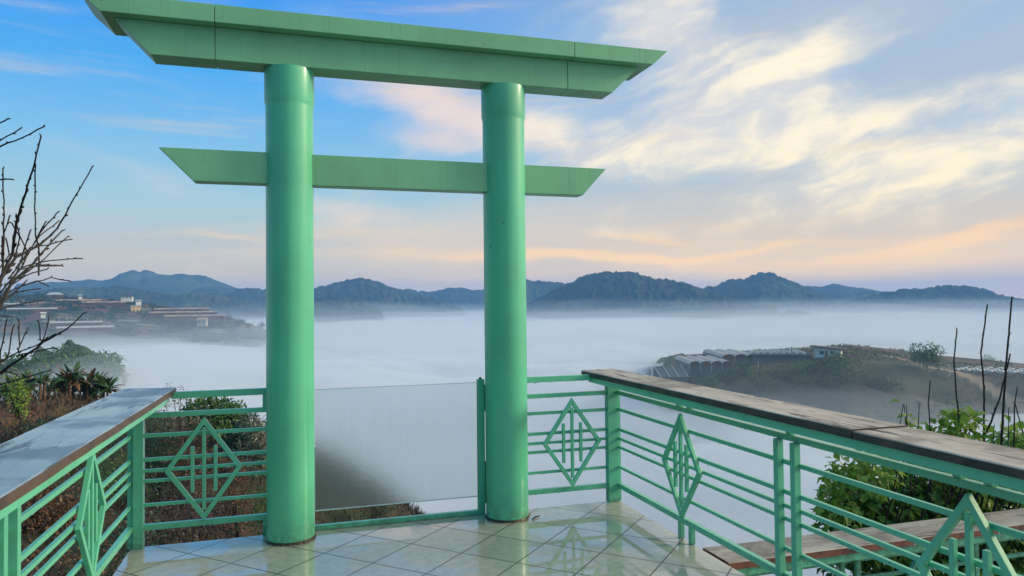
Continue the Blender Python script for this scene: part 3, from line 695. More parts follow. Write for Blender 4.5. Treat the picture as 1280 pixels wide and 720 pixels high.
def shrub(name, label, base, rx, rz, mat, count, leaf, group=None, cat='shrub', lobes=5):
    x, y, z = base; t = thing(name, label, cat, (x, y, z), 0, group)
    cs, rs = [], []
    for k in range(lobes):
        a = random.uniform(0, 6.283); rr = rx*random.uniform(0, .6); q = rx*random.uniform(.35, .6)
        cs.append((rr*math.cos(a), rr*math.sin(a), rz*random.uniform(.3, .75))); rs.append((q, q, rz*random.uniform(.3, .5)))
    sm = MB()
    for c_ in cs: sm.tube([(0, 0, -.2), (c_[0]*.5, c_[1]*.5, c_[2]*.55), c_], [rz*.03, rz*.02, rz*.006], 5)
    sm.build('stem', M_bark, t); m = MB(); leafy(m, cs, rs, count, leaf, leaf*.55, shell=.3); m.build('foliage', mat, t); return t
def on_ground(px, py, d, dz=0):
    p = at(px, py, d); return (p.x, p.y, hz(p.x, p.y)+dz)
def sized(px, top, d):            # ground point under px at distance d and the height that reaches image row top
    g_ = on_ground(px, 400, d); p = at(px, top, d); return g_, p.z-g_[2]

# hillside plants left, near
def banana(px, d, h, dry, label, group='banana plants along the crest of the brown slope'):
    gp_ = on_ground(px, 500, d); t = thing('banana_plant', label, 'banana plant', gp_, random.uniform(0, 6), group)
    lf_ = MB(); dl = MB()
    for s_ in range(4):
        ox, oy = random.uniform(-.5, .5), random.uniform(-.5, .5); hh = h*random.uniform(.22, .42); MB().tube([(ox, oy, -.2), (ox*1.1, oy*1.1, hh)], [.11, .06], 7).build('stem', M_bananadry, t)
        for k in range(16):
            a = random.uniform(0, 6.283); L = h*random.uniform(.36, .6); rise = random.uniform(.45, 1.5); D = Vector((math.cos(a), math.sin(a), 0)); sd_ = Vector((-D.y, D.x, 0))
            B = Vector((ox*1.1, oy*1.1, hh)); target = dl if (random.random() < dry or rise < .55) else lf_
            prev = None; n_ = 6; vs = []
            for i in range(n_+1):
                q = i/n_; c_ = B+D*L*q*(.45+.55*(1-rise/1.5))+Vector((0, 0, L*(rise*q-.95*q*q*(1.1-rise*.4))*.8)); w_ = L*.085*math.sin(math.pi*min(1, q*.9+.06))**.7
                vs += [c_-sd_*w_-Vector((0,0,w_*.4)), c_, c_+sd_*w_-Vector((0,0,w_*.4))]
            fs_ = []
            for i in range(n_): b_i = i*3; fs_ += [(b_i, b_i+1, b_i+4, b_i+3), (b_i+1, b_i+2, b_i+5, b_i+4)]
            target.add(vs, fs_)
    lf_.build('foliage', M_banana, t)
    if dl.v: dl.build('dry_leaves', M_bananadry, t)
for px, d, h, dry, lab in ((3, 46, 2.1, .1, 'leafy banana plant at the left frame edge, behind the yellow bush'), (22, 47, 1.9, .2, 'low green banana plant behind the yellow-green bush'),
        (44, 48, 2.5, .15, 'spreading banana plant just right of the yellow-green bush'), (66, 50, 1.9, .3, 'small banana plant in the dip between the two tall clumps'),
        (80, 50, 2.0, .5, 'banana plant with brown hanging leaves left of the tallest clump'), (97, 50, 3.1, .35, 'tallest banana plant with brown upright leaves'),
        (112, 50, 2.7, .2, 'full green banana plant second from the right end of the row'), (131, 50, 2.8, .1, 'rightmost tall banana plant spreading over the bare soil'),
        (150, 51, 1.2, .1, 'low banana plant beyond the far corner of the left board')):
    banana(px, d, h, dry, lab)
shrub('bush', 'yellow-green bush in front of the banana plants at left', on_ground(22, 515, 40), .7, 2.1, M_leaf_tip, 500, .16, lobes=6)
for px, d, r, h, mt, lab in ((15, 30, 1.7, 1.7, M_dry, 'dry brown shrub at the left edge above the wet board'), (60, 33, 2.4, 1.6, M_crown_dark, 'dark green shrub mound on brown soil left of the board'),
        (40, 24, 1.6, 1.3, M_rust, 'rusty shrub low beside the left board'), (95, 36, 1.9, 1.1, M_dry, 'dry shrub just below the bananas')):
    shrub('shrub', lab, on_ground(px, 520, d), r, h, mt, 3200, .11)
g_, h = sized(226, 478, 34); tree('bare_tree', 'thin pale shrubby tree with sparse leaves at the far end of the left board', g_, h, 1.25, M_crown_pale, 520, .13, 9, .05, crown_base=.3, open_=1)
g_, h = sized(268, 502, 38); tree('round_tree', 'round bright green tree behind the left diamond panel', g_, h, 2.0, M_crown, 3200, .26, 11, .12, crown_base=.2)
g_, h = sized(294, 522, 34); tree('round_tree', 'dark green tree tucked against the right side of the round bright tree', g_, h, 1.2, M_crown_dark, 1600, .22, 8, .1, crown_base=.15)
g_, h = sized(325, 517, 32); tree('pale_tree', 'pale grey-leaved tree seen beside the left pillar', g_, h, 1.25, M_crown_pale, 1700, .17, 9, .07, crown_base=.2, open_=1)
for px, top, d, r, mt, lab in ((197, 534, 28, 1.1, M_crown_dark, 'dark bush behind the left corner post'), (226, 531, 27, 1.5, M_rust, 'rusty brown bush behind the left diamond apex'),
        (300, 556, 25, 1.5, M_rust, 'orange-brown bush below the pale tree'), (330, 575, 22, 1.0, M_crown, 'yellow-green bush against the left pillar at mid height'), (250, 575, 22, 1.4, M_dry, 'dry bush centred behind the left diamond panel'),
        (205, 600, 18, 1.2, M_dry, 'dry bush low behind the left corner post'), (120, 600, 15, 1.2, M_crown_dark, 'dark bush behind the slanted rails of the left railing'), (60, 640, 11, .9, M_rust, 'rusty bush under the near end of the left railing'), (470, 590, 33, 1.9, M_crown_dark, 'dark bush blurred behind the misted glass'), (425, 555, 36, 2.2, M_crown_dark, 'taller dark tree mass blurred behind the glass beside the left pillar')):
    g_, h = sized(px, top, d); shrub('bush', lab, g_, r, max(h, .8), mt, 2600, .085)
for px, top, d, r, mt, lab in ((150, 545, 26, 1.3, M_crown, 'green bush low behind the far half of the left railing'), (280, 620, 15, .8, M_crown_dark, 'small dark green bush behind the lower right edge of the left diamond panel'), (318, 610, 19, 1.0, M_dry, 'dry bush beside the left pillar near its foot'), (90, 575, 18, 1.1, M_crown_dark, 'dark green bush behind the side diamond of the left railing'), (228, 640, 12, .7, M_crown_dark, 'little dark bush under the left side of the left diamond panel')):
    g_, h = sized(px, top, d); shrub('bush', lab, g_, r, min(max(h, .6), 1.8), mt, 2200, .08)
# brush and dry grass carpeting the near slope
m = MB(); k = 0
while k < 36000:
    r = 6.2+56*random.random()**1.1; a = R_(random.uniform(-24, 22)); x, y = r*math.sin(a), r*math.cos(a)
    if y < 6.0 and x > -1.3: continue
    if fbm(np.array([x*.4]), np.array([y*.4]), 90)[0] < .36: k += 1; continue
    z = hz(x, y); s_ = random.uniform(.04, .10)*(1+r*.03)
    m.leaf(Vector((x, y, z-.02)), (Vector((0, 0, 1))+rdir()*.8), rdir(), s_*2.8, s_*.32); k += 1
tag(m.build('dry_grass', M_dry), kind='stuff', label='dry brown grass and weeds over the slope below the terrace', cat='grass')

# misty trees low on the left
for px, top, d, r, lab in ((60, 440, 300, 13, 'misty dark tree mass below the greenhouses at left'), (100, 436, 310, 14, 'broad misty tree right of the lowest bare branch'), (20, 446, 240, 10, 'misty tree at the left frame edge above the bananas'), (120, 448, 280, 12, 'faint tree dissolving in fog above the tall banana clump')):
    p = at(px, top, d); gz_ = p.z-15; tree('misty_tree', lab, (p.x, p.y, gz_), 15, r, M_crown, 2600, 1.5, 10, .4, 'trees sunk in fog at left', crown_base=.15)

# ------------------------------------------------------------------ bare tree at left, traced branches on a slowly varying depth
def depth(px, py): return 4.9+.35*math.sin(px/37.0+py/60.0)+.22*math.sin(py/43.0+1)
BR = [
 ([(-60, 470), (-35, 425), (0, 384), (14, 353.6), (38, 333.5), (50, 318), (78, 288)], 9),
 ([(-60, 470), (-20, 470), (0, 465.6), (28, 448), (54, 428), (82.5, 412.5), (105, 391)], 6.5),
 ([(-60, 430), (-30, 400), (0, 350), (15, 318), (20, 279), (23.6, 268), (43, 205), (51.4, 170)], 7),
 ([(0, 350), (20, 322), (53, 304), (72, 286), (94, 245), (115, 209)], 5.5),
 ([(-40, 215), (0, 183), (28, 172), (55.5, 158)], 4.5), ([(-30, 190), (0, 176), (25, 161)], 3.5), ([(-30, 170), (0, 154), (10.5, 148)], 3.5),
 ([(-20, 226), (0, 225), (14.5, 224)], 2.6), ([(2, 345), (4, 329), (5, 251), (3.6, 211)], 4),
 ([(48, 345), (48.6, 329), (48, 307), (44.5, 295), (43.6, 268), (44.5, 205)], 3.4),
 ([(10, 355), (28, 332), (48.6, 293), (72, 265)], 3.2), ([(20, 335), (50, 295.5), (74, 275.5)], 3), ([(18, 320), (50, 308), (90, 299)], 2.8),
 ([(14, 350), (28, 334), (55.5, 326), (102, 323)], 3), ([(35, 315), (15, 279)], 2.5), ([(12, 352), (36, 338.6), (55.5, 323), (85, 295.5)], 3.2),
 ([(10, 348), (36, 318), (58, 276)], 3), ([(28, 336), (50, 331), (77, 331.6)], 2.4), ([(-20, 388), (0, 370), (19, 360.6), (42.5, 352.4), (64, 347), (87, 351)], 3.2),
 ([(30, 357), (47, 351), (60, 357)], 2.2), ([(14, 353), (38, 333.5), (78, 332)], 2.8), ([(-20, 392), (0, 386.6), (23.6, 380.7), (53, 375)], 2.8), ([(-5, 376), (5, 372), (28, 364), (50.7, 360.7)], 2.6),
 ([(-20, 462), (0, 452.6), (23.6, 439.7), (47, 431), (69.6, 417)], 3.4), ([(54, 427), (61, 398)], 2.8), ([(53, 428), (50.7, 424), (48, 401)], 2.6), ([(22, 440), (23.6, 434), (36, 409)], 2.6), ([(24, 431), (24, 401)], 2.4),
 ([(4, 452), (10.6, 443), (16.5, 408)], 2.6), ([(-2, 462), (1, 438.5), (8, 401)], 3), ([(-25, 490), (0, 481), (30.7, 472.7), (63.7, 462.5)], 3.2), ([(-10, 462), (5, 464), (21, 468)], 2), ([(20, 445), (47, 438.5), (69.6, 435)], 2.4),
 ([(-15, 398), (0, 395), (15, 396)], 2.2), ([(-30, 440), (-12, 395), (4, 345), (2, 300), (12, 270)], 4.5), ([(0, 366), (22, 340), (30, 312), (38, 288)], 3.4), ([(-20, 400), (8, 362), (30, 345), (60, 336)], 3.6), ([(-30, 420), (-4, 380), (12, 372), (34, 350)], 4),
 ([(-20, 350), (0, 335), (12, 318), (8, 300)], 3), ([(5, 345), (16, 330), (25, 296), (20, 278)], 2.6)]
bt = thing('bare_tree', 'leafless dark-branched tree reaching in from the left frame edge', 'tree', tuple(at(-75, 480, 4.9)*1.0)[:2]+(hz(at(-75, 480, 4.9).x, at(-75, 480, 4.9).y),))
root = at(-75, 480, depth(-75, 480)); gxr, gyr = root.x, root.y
tk = MB(); tk.tube([(gxr-.1, gyr, hz(gxr, gyr)-.3), (gxr+.05, gyr-.05, -2), (gxr-.02, gyr, 0), tuple(root), tuple(at(-60, 455, depth(-60, 455)))], [.13, .11, .08, .055, .035], 10)
tk.tube([tuple(root), tuple(at(-58, 425, depth(-58, 425))), tuple(at(-48, 380, depth(-48, 380))), tuple(at(-45, 260, depth(-45, 260))), tuple(at(-30, 190, depth(-30, 190)))], [.05, .035, .03, .02, .01], 8)
local(tk.build('trunk', M_bark, bt, smooth=True))
for pts, w in BR:
    # densify with slight kinks
    q = []
    for (a, b) in zip(pts[:-1], pts[1:]):
        n_ = max(2, int(math.hypot(b[0]-a[0], b[1]-a[1])/9))
        for i in range(n_): s_ = i/n_; q.append((a[0]+(b[0]-a[0])*s_+random.uniform(-.7, .7), a[1]+(b[1]-a[1])*s_+random.uniform(-.7, .7)))
    q.append(pts[-1]); P3 = [at(x, y, depth(x, y)) for x, y in q]; N_ = len(P3); pxm = 4.9/FPX
    rad = [max(1.1, w*(1-.72*i/(N_-1))*.5)*pxm*.62 for i in range(N_)]
    m = MB(); m.tube(P3, rad, 6)
    for i in range(1, N_):
        if random.random() < .75:
            d_ = (P3[i]-P3[i-1]).normalized(); sdv = (d_.cross(rdir())).normalized(); b0 = P3[i]; r_ = rad[i]
            m.tube([b0, b0+(sdv+d_*.8)*r_*1.5, b0+(sdv+d_*1.6)*r_*2.4], [r_*1.15, r_*1.0, r_*.3], 5)
    local(m.build('branch', M_twig, bt, smooth=True))

# ------------------------------------------------------------------ leafy bush and shoots at right
bush = thing('leafy_bush', 'big glossy green bush behind the lower railing on the right', 'bush', (4.9, 5.2, -3.5))
cs, rs = [], []
for px, py, d, q in ((1075, 640, 6.2, .34), (1095, 610, 6.3, .30), (1110, 665, 5.9, .42), (1140, 625, 6.2, .42), (1165, 650, 5.8, .45), (1185, 610, 6.3, .38), (1215, 640, 5.9, .45), (1245, 660, 5.8, .45), (1265, 610, 6.1, .42), (1300, 650, 6, .5), (1060, 660, 6.2, .26),
                     (1130, 700, 6.0, .4), (1080, 720, 6.0, .35), (1190, 700, 5.9, .45), (1250, 715, 5.9, .45), (1320, 600, 6, .5), (1200, 575, 6.3, .25), (1150, 590, 6.3, .28), (1262, 580, 6.2, .25), (1060, 605, 6.3, .16), (1130, 760, 5.9, .5), (1230, 770, 5.9, .5)):
    p = at(px, py, max(d, 5.0/math.cos(R_(azel(px, py)[0])))); q *= 1.15; cs.append(tuple(p)); rs.append((q*.9, q*.8, q*.8))
m = MB(); leafy(m, cs, rs, 7000, .125, .068, .5, .35, keep=lambda p: p.y > 4.3); local(m.build('foliage', M_leaf, bush))
cs2, rs2 = [], []
for px, py, d, q in ((1045, 600, 6.2, .10), (1060, 585, 6.25, .12), (1032, 628, 6.2, .09), (1050, 640, 6.2, .12), (1090, 590, 6.2, .16), (1195, 532, 5.3, .13), (1180, 545, 5.3, .12), (1212, 535, 5.3, .10), (1196, 515, 5.3, .07), (1165, 545, 5.3, .06), (1262, 552, 5.3, .12), (1275, 545, 5.3, .10), (1134, 518, 5.3, .035), (1130, 505, 5.3, .02), (1138, 528, 5.3, .03), (1175, 570, 5.9, .14), (1230, 590, 6, .15), (1150, 533, 5.3, .025)):
    p = at(px, py, max(d, 4.5/math.cos(R_(azel(px, py)[0])))); q *= 1.15; cs2.append(tuple(p)); rs2.append((q, q, q))
m = MB(); leafy(m, cs2, rs2, 1000, .085, .05, .4, .2, keep=lambda p: p.y > 4.25); local(m.build('young_foliage', M_leaf_tip, bush))
gB = Vector((5.6, 5.6, hz(5.6, 5.6)))
for k, c_ in enumerate(cs[:15]):
    sm = MB()
    b0 = gB+Vector((random.uniform(-.8, .8), random.uniform(-.5, .5), -.2)); mid = b0.lerp(Vector(c_), .6)+rdir()*.15; sm.tube([b0, mid, Vector(c_)], [.028, .016, .006], 6); local(sm.build('stem', M_bark, bush, smooth=True))
for c_ in cs2[5:16]:
    sm = MB(); sm.tube([Vector(c_)+Vector((random.uniform(-.2, .2), .5, -1.3)), Vector(c_)+rdir()*.05-Vector((0, 0, .5)), Vector(c_)], [.009, .006, .003], 5); local(sm.build('stem', M_bark, bush, smooth=True))
SH = [([(1196, 411), (1192.5, 452), (1196, 499), (1201, 540.5), (1204, 600)], 2.6, 'bare shoot rising from the yellow-green leaves, left of the two tallest'),
 ([(1234, 382), (1226, 440.5), (1230, 485), (1230, 552), (1232, 610)], 2.8, 'second tallest bare shoot above the right board'),
 ([(1265, 372), (1259, 440.5), (1255.5, 485), (1252, 552), (1250, 610)], 3.2, 'tallest bare shoot above the right board'),
 ([(1263, 442), (1250, 496), (1239, 526.7), (1230.5, 545), (1226, 600)], 2.8, 'slanting bare shoot crossing behind the tallest one'),
 ([(1163, 476), (1160.5, 504), (1163, 538), (1163, 600)], 2.2, 'short dark shoot left of the yellow-green leaves'),
 ([(1148.6, 503), (1148, 533.6), (1148, 590)], 1.6, 'very short thin shoot between two leafy stems'),
 ([(1271.7, 485), (1268, 507), (1267.5, 554), (1268, 610)], 2.2, 'knobbly shoot near the right frame edge'),
 ([(1269, 504), (1278, 540), (1284, 600)], 2.0, 'thin shoot leaning right at the right frame edge'),
 ([(1261, 510), (1260.5, 540), (1260, 600)], 1.5, 'thin upright shoot between the tallest shoot and the frame edge'),
 ([(1243, 530), (1242, 551), (1242, 600)], 1.2, 'tiny shoot just above the board below the slanting one'),
 ([(1230.5, 524), (1216.6, 535), (1205, 548)], 1.4, 'short side twig pointing left towards the yellow-green leaves'),
 ([(1129, 506), (1125, 529), (1124, 580)], 1.6, 'leftmost leafy little stem above the board'), ([(1133, 507), (1134, 532), (1136, 580)], 1.6, 'small leafy stem second from the left above the board')]
for k, (pts, w, lab) in enumerate(SH):
    d0 = (4.42+.08*math.sin(k*2.1))/math.cos(R_(azel(pts[-1][0], pts[-1][1])[0])); q = []
    for (a, b) in zip(pts[:-1], pts[1:]):
        n_ = max(2, int(math.hypot(b[0]-a[0], b[1]-a[1])/7))
        for i in range(n_): s_ = i/n_; q.append((a[0]+(b[0]-a[0])*s_+random.uniform(-.35, .35), a[1]+(b[1]-a[1])*s_))
    q.append(pts[-1]); P3 = [at(x, y, d0) for x, y in q]; P3.append(P3[-1]+Vector((.05, .25, -.7))); N_ = len(P3)
    rad = [w*(.26+.2*i/(N_-1))*d0/FPX for i in range(N_)]
    m = MB(); m.tube(P3, rad, 6)
    for i in range(0, N_-2):
        if random.random() < .6:
            sdv = Vector((random.uniform(-1, 1), random.uniform(-1, 1), .8)).normalized(); m.tube([P3[i], P3[i]+sdv*rad[i]*2.2], [rad[i]*1.1, rad[i]*.4], 5)
    o = m.build('bare_shoot', M_twig, smooth=True); tag(o, lab, 'shoot', 'bare shoots rising above the right board')

# ------------------------------------------------------------------ right hill buildings and trees
def frame_at(px, py, d, yaw_off=0):
    p = at(px, py, d); az_ = math.atan2(p.x, p.y); return p, -az_+R_(yaw_off)      # local x to the right, y away
def arch_house(label, px, py, d, bays, bw, L, yaw, film, group, wall_h=1.4, rise=1.2):
    p, rz = frame_at(px, py, d, yaw); t = thing('greenhouse', label, 'greenhouse', (p.x, p.y, p.z), rz, group)
    roof = MB(); wal = MB(); rib = MB()
    for b in range(bays):
        x0 = b*bw; n = 10
        arc = [(x0+bw*(.5-.5*math.cos(math.pi*i/n)), wall_h+rise*math.sin(math.pi*i/n)) for i in range(n+1)]
        for i in range(n):
            (xa, za), (xb, zb) = arc[i], arc[i+1]
            roof.add([(xa, -.4, za), (xb, -.4, zb), (xb, L, zb), (xa, L, za), (xa, -.4, za-.08), (xb, -.4, zb-.08), (xb, L, zb-.08), (xa, L, za-.08)], [(0,1,2,3),(7,6,5,4),(0,4,5,1),(2,6,7,3)])
        wal.add([(x, 0, z-.1) for x, z in arc]+[(x0+bw, 0, wall_h*.55), (x0, 0, wall_h*.55)], [tuple(range(n+3))])
        rib.box(x0-.08, x0+.08, -.1, .1, -1.5, wall_h)
    W_ = bays*bw; rib.box(W_-.08, W_+.08, -.1, .1, -3, wall_h)
    base = MB(); base.box(-.02, W_+.02, .15, L, -4, wall_h*.55); base.box(0, .1, .2, L, wall_h*.55, wall_h); base.box(W_-.1, W_, .2, L, wall_h*.55, wall_h)
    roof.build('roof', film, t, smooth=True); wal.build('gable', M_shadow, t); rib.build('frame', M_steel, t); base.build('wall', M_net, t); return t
G = 'greenhouses on the hill to the right'
arch_house('greenhouse with four low arches at the left end of the right hill', 862, 461, 248, 4, 3.6, 26, 12, M_green_plastic, G)
arch_house('higher greenhouse with two wide arches behind the four-arched one', 903, 452, 262, 3, 4.2, 30, 14, M_green_plastic, G)
# saw-toothed long roof
p, rz = frame_at(940, 452, 262, 6); t = thing('greenhouse', 'long greenhouse with a saw-toothed roof left of the utility poles', 'greenhouse', tuple(p), rz, G)
rf = MB(); wl = MB()
for k in range(9):
    x0 = k*2.15; rf.prism([(x0, 2.3), (x0+2.1, 2.3), (x0+2.1, 2.6), (x0+.5, 3.3), (x0, 2.7)], 0, 14+k)
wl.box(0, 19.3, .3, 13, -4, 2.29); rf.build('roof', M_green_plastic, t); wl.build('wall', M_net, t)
# sloped net house
p, rz = frame_at(826, 472, 240, 20); t = thing('net_house', 'dark blue sloping net house with pale ribs at the far left of the right hill', 'greenhouse', tuple(p), rz)
nb_ = MB(); nb_.add([(0, 0, 0), (9.5, 0, 0), (9.5, 7, 3.4), (0, 7, 3.0), (0, 0, -3), (9.5, 0, -3), (9.5, 7, -3), (0, 7, -3)], [(0,1,2,3),(0,4,5,1),(1,5,6,2),(2,6,7,3),(3,7,4,0),(7,6,5,4)]); nb_.build('net', M_net, t)
for k in range(4): MB().tube([(k*3.1+.1, -.02, .05), (k*3.1+.1, 7, 3.15+.12*k)], .13, 5).build('rib', M_roofgrey, t)
# house on the knoll
p, rz = frame_at(1018, 445, 266, -8); t = thing('small_house', 'small white house with a slanting dark roof on top of the right hill', 'house', tuple(p), rz)
w_ = MB(); w_.add([(0,0,-1.5),(8.2,0,-1.5),(8.2,4.5,-1.5),(0,4.5,-1.5),(0,0,3.0),(8.2,0,2.3),(8.2,4.5,2.3),(0,4.5,3.0)], [(0,3,2,1),(4,5,6,7),(0,1,5,4),(1,2,6,5),(2,3,7,6),(3,0,4,7)]); w_.build('wall', M_white, t)
r_ = MB(); r_.add([(-1.4,-1,3.15),(9.6,-1,2.25),(9.6,5.2,2.25),(-1.4,5.2,3.15),(-1.4,-1,3.5),(9.6,-1,2.55),(9.6,5.2,2.55),(-1.4,5.2,3.5)], [(0,3,2,1),(4,5,6,7),(0,1,5,4),(1,2,6,5),(2,3,7,6),(3,0,4,7)]); r_.build('roof', M_dark, t)
for x in (1.6, 5.0): MB().box(x, x+1.4, -.06, -.01, .6, 1.8).build('window', M_net, t)
MB().box(3.3, 4.2, -.06, -.01, -.4, 1.8).build('door', M_brick, t)
p, rz = frame_at(1060, 458, 262, 25); t = thing('brown_hut', 'brown brick hut with a red sheet roof right of the white house', 'hut', tuple(p), rz)
MB().box(0, 4.2, 0, 5, -2, 2.4).build('wall', M_brick, t); MB().prism([(-.3, 2.4), (4.5, 2.4), (2.1, 3.7)], -.4, 5.4).build('roof', M_edge_rust, t); MB().box(1.5, 2.5, -.05, -.01, -.5, 1.5).build('door', M_dark, t)
for px, top, bot, d, lab in ((990, 433, 452, 262, 'utility pole standing among the saw-toothed roofs'), (1015, 436, 450, 264, 'shorter utility pole at the left side of the white house'), (948, 452, 470, 250, 'pale thin post among the green trees below the long greenhouse'), (1187, 456, 472, 262, 'short pale post beside the small bush right of the tree')):
    a = at(px, bot+6, d); b = at(px, top, d); pt = thing('utility_pole', lab, 'pole', tuple(a)); MB().tube([(0, 0, 0), (0, 0, b.z-a.z)], [.16, .11], 8).build('pole', M_wire if d > 261 and px < 1100 else M_roofgrey, pt)
    if px < 1020 and d > 261: MB().box(-.9, .9, -.06, .06, b.z-a.z-.6, b.z-a.z-.45).build('crossarm', M_wire, pt)
wm = MB()
for (xa, ya, xb, yb, sag) in ((965, 442, 990, 434, 1), (990, 434, 1015, 437, 3), (990, 434, 1032, 438, 3), (1032, 436, 1075, 446, 2)):
    wm.tube([at(xa+(xb-xa)*q, ya+(yb-ya)*q+sag*4*q*(1-q), 263) for q in np.linspace(0, 1, 9)], .045, 4)
tag(wm.build('power_line', M_wire), 'thin power lines sagging between the poles and the white house', 'wire')
def rtree(px, top, d, hgt, r, mt, lab, cnt=1100, nm='hill_tree', grp='green trees on the right hill below the houses', **kw):
    p = at(px, top, d); hgt *= 1.25 if grp else 1; r *= 1.25 if grp else 1; tree(nm, lab, (p.x, p.y, p.z-hgt), hgt, r, mt, cnt, r*.15, kw.pop('lobes', 9), hgt*.02, grp, **kw)
for px, top, d, hgt, r, mt, lab in ((868, 468, 238, 4, 2.6, M_crown_dark, 'low tree in front of the first arch of the greenhouse'), (888, 470, 236, 4, 2.8, M_crown, 'low tree in front of the third arch of the greenhouse'), (908, 466, 238, 4.5, 2.6, M_crown_dark, 'low tree at the corner between the two arched greenhouses'), (925, 452, 242, 7, 3.6, M_crown_dark, 'dark green tree at the right end of the arched greenhouse'), (938, 458, 240, 6, 2.8, M_crown, 'green tree beside the pale thin post'), (960, 462, 240, 6, 3.5, M_crown, 'low tree under the left half of the saw-toothed roof'), (980, 460, 242, 7, 4, M_crown_dark, 'dark tree under the middle of the saw-toothed roof'),
        (1003, 452, 245, 8, 4, M_crown, 'green tree in front of the utility poles'), (1020, 448, 246, 9, 4, M_crown_dark, 'dark tree just below the white house'), (1040, 444, 247, 10, 4.2, M_crown, 'tall green tree right below the eaves of the white house'), (1056, 443, 248, 10, 4, M_crown, 'rounded green tree left of the brown hut'),
        (1030, 464, 236, 8, 4.5, M_crown_dark, 'dark tree lower on the slope under the white house'), (1060, 464, 238, 7, 4, M_crown_dark, 'dark tree on the slope under the brown hut'), (1000, 470, 236, 7, 4, M_crown_dark, 'misty tree low on the slope, centre'), (965, 476, 234, 6, 4, M_crown_dark, 'misty tree low on the slope, left'),
        (1082, 466, 244, 5, 3, M_crown_dark, 'dark tree right of the brown hut beside the track'), (1100, 472, 242, 5, 3.2, M_crown_dark, 'dark round shrubby tree below the dirt track'), (1116, 474, 242, 4.5, 3, M_crown_dark, 'dark shrubby tree rightmost on the slope below the track')):
    rtree(px, top, d, hgt, r, mt, lab)
rtree(1157, 428, 262, 11.5, 5.6, M_crown, 'lone spreading tree standing clear on the right hill against the fog', 1500, 'spreading_tree', None, crown_base=.3, open_=1, squash=.75, lobes=13)
rtree(1175, 463, 262, 3.2, 3.6, M_crown_dark, 'low dark bush at the foot of the lone spreading tree', 500, 'hill_bush', None, crown_base=.05)
rtree(1237, 444, 330, 7, 3.6, M_crown, 'small round tree behind the striped greenhouses', 450, 'hill_tree', None)
rtree(1056, 429, 272, 7, 3.4, M_crown_pale, 'sparse thin tree right of the white house', 90, 'sparse_tree', None, open_=1)
rtree(1109, 441, 300, 2.6, 1.6, M_crown, 'tiny lone tree on the green plateau', 120, 'small_tree', None)
rtree(812, 459, 300, 6, 2.6, M_crown_dark, 'tiny dark tree in the fog left of the net house', 200, 'small_tree', None)
M_scrub = leaf_mat('scrub', (.018, .045, .016), (.04, .07, .026), (.08, .055, .03))
m = MB(); k = 0
while k < 15000:
    a_ = random.uniform(28, 60); r_ = random.uniform(216, 340); x, y = r_*math.sin(R_(a_)), r_*math.cos(R_(a_)); k += 1
    q = fbm(np.array([x*.045]), np.array([y*.045]), 95)[0]
    if q < (.50 if r_ > 262 else .40): continue
    te = np.interp(a_, [azel(px, 0)[0] for px in (1086, 1183, 1280)], [290, 268, 248])
    if abs(r_-te) < 4: continue
    s_ = random.uniform(.3, .9)*(1.3 if r_ < 250 else .8); z = hz(x, y)
    for _ in range(2): m.leaf(Vector((x, y, z))+rdir()*s_*.5, Vector((0, 0, .8))+rdir(), rdir(), s_*1.3, s_*.8)
tag(m.build('scrub', M_scrub), kind='stuff', label='low scrub and weeds over the slopes of the right hill', cat='scrub')
# striped low greenhouses right
p, rz = frame_at(1190, 466, 272, -12)
for k in range(4):
    q = Matrix.Rotation(rz, 3, 'Z') @ Vector((0, k*5.6, 0)); x, y = p.x+q.x, p.y+q.y
    t = thing('row_greenhouse', ('nearest', 'second', 'third', 'farthest')[k]+' low white tunnel greenhouse at the right end of the plateau', 'greenhouse', (x, y, hz(x, y)-.2), rz, 'low tunnel greenhouses at far right')
    m = MB(); d_ = MB()
    for j in range(13): 
        x0 = j*3.0; pts = [(x0+1.9*(.5-.5*math.cos(math.pi*i/6)), .3+.35*math.sin(math.pi*i/6)) for i in range(7)]; m.prism([(x0, 0)]+pts+[(x0+1.9, 0)], 0, 2.6)
    d_.box(0, 39, .2, 2.4, 0, .25); m.build('tunnel', M_roofgrey, t); d_.build('bed', M_shadow, t)

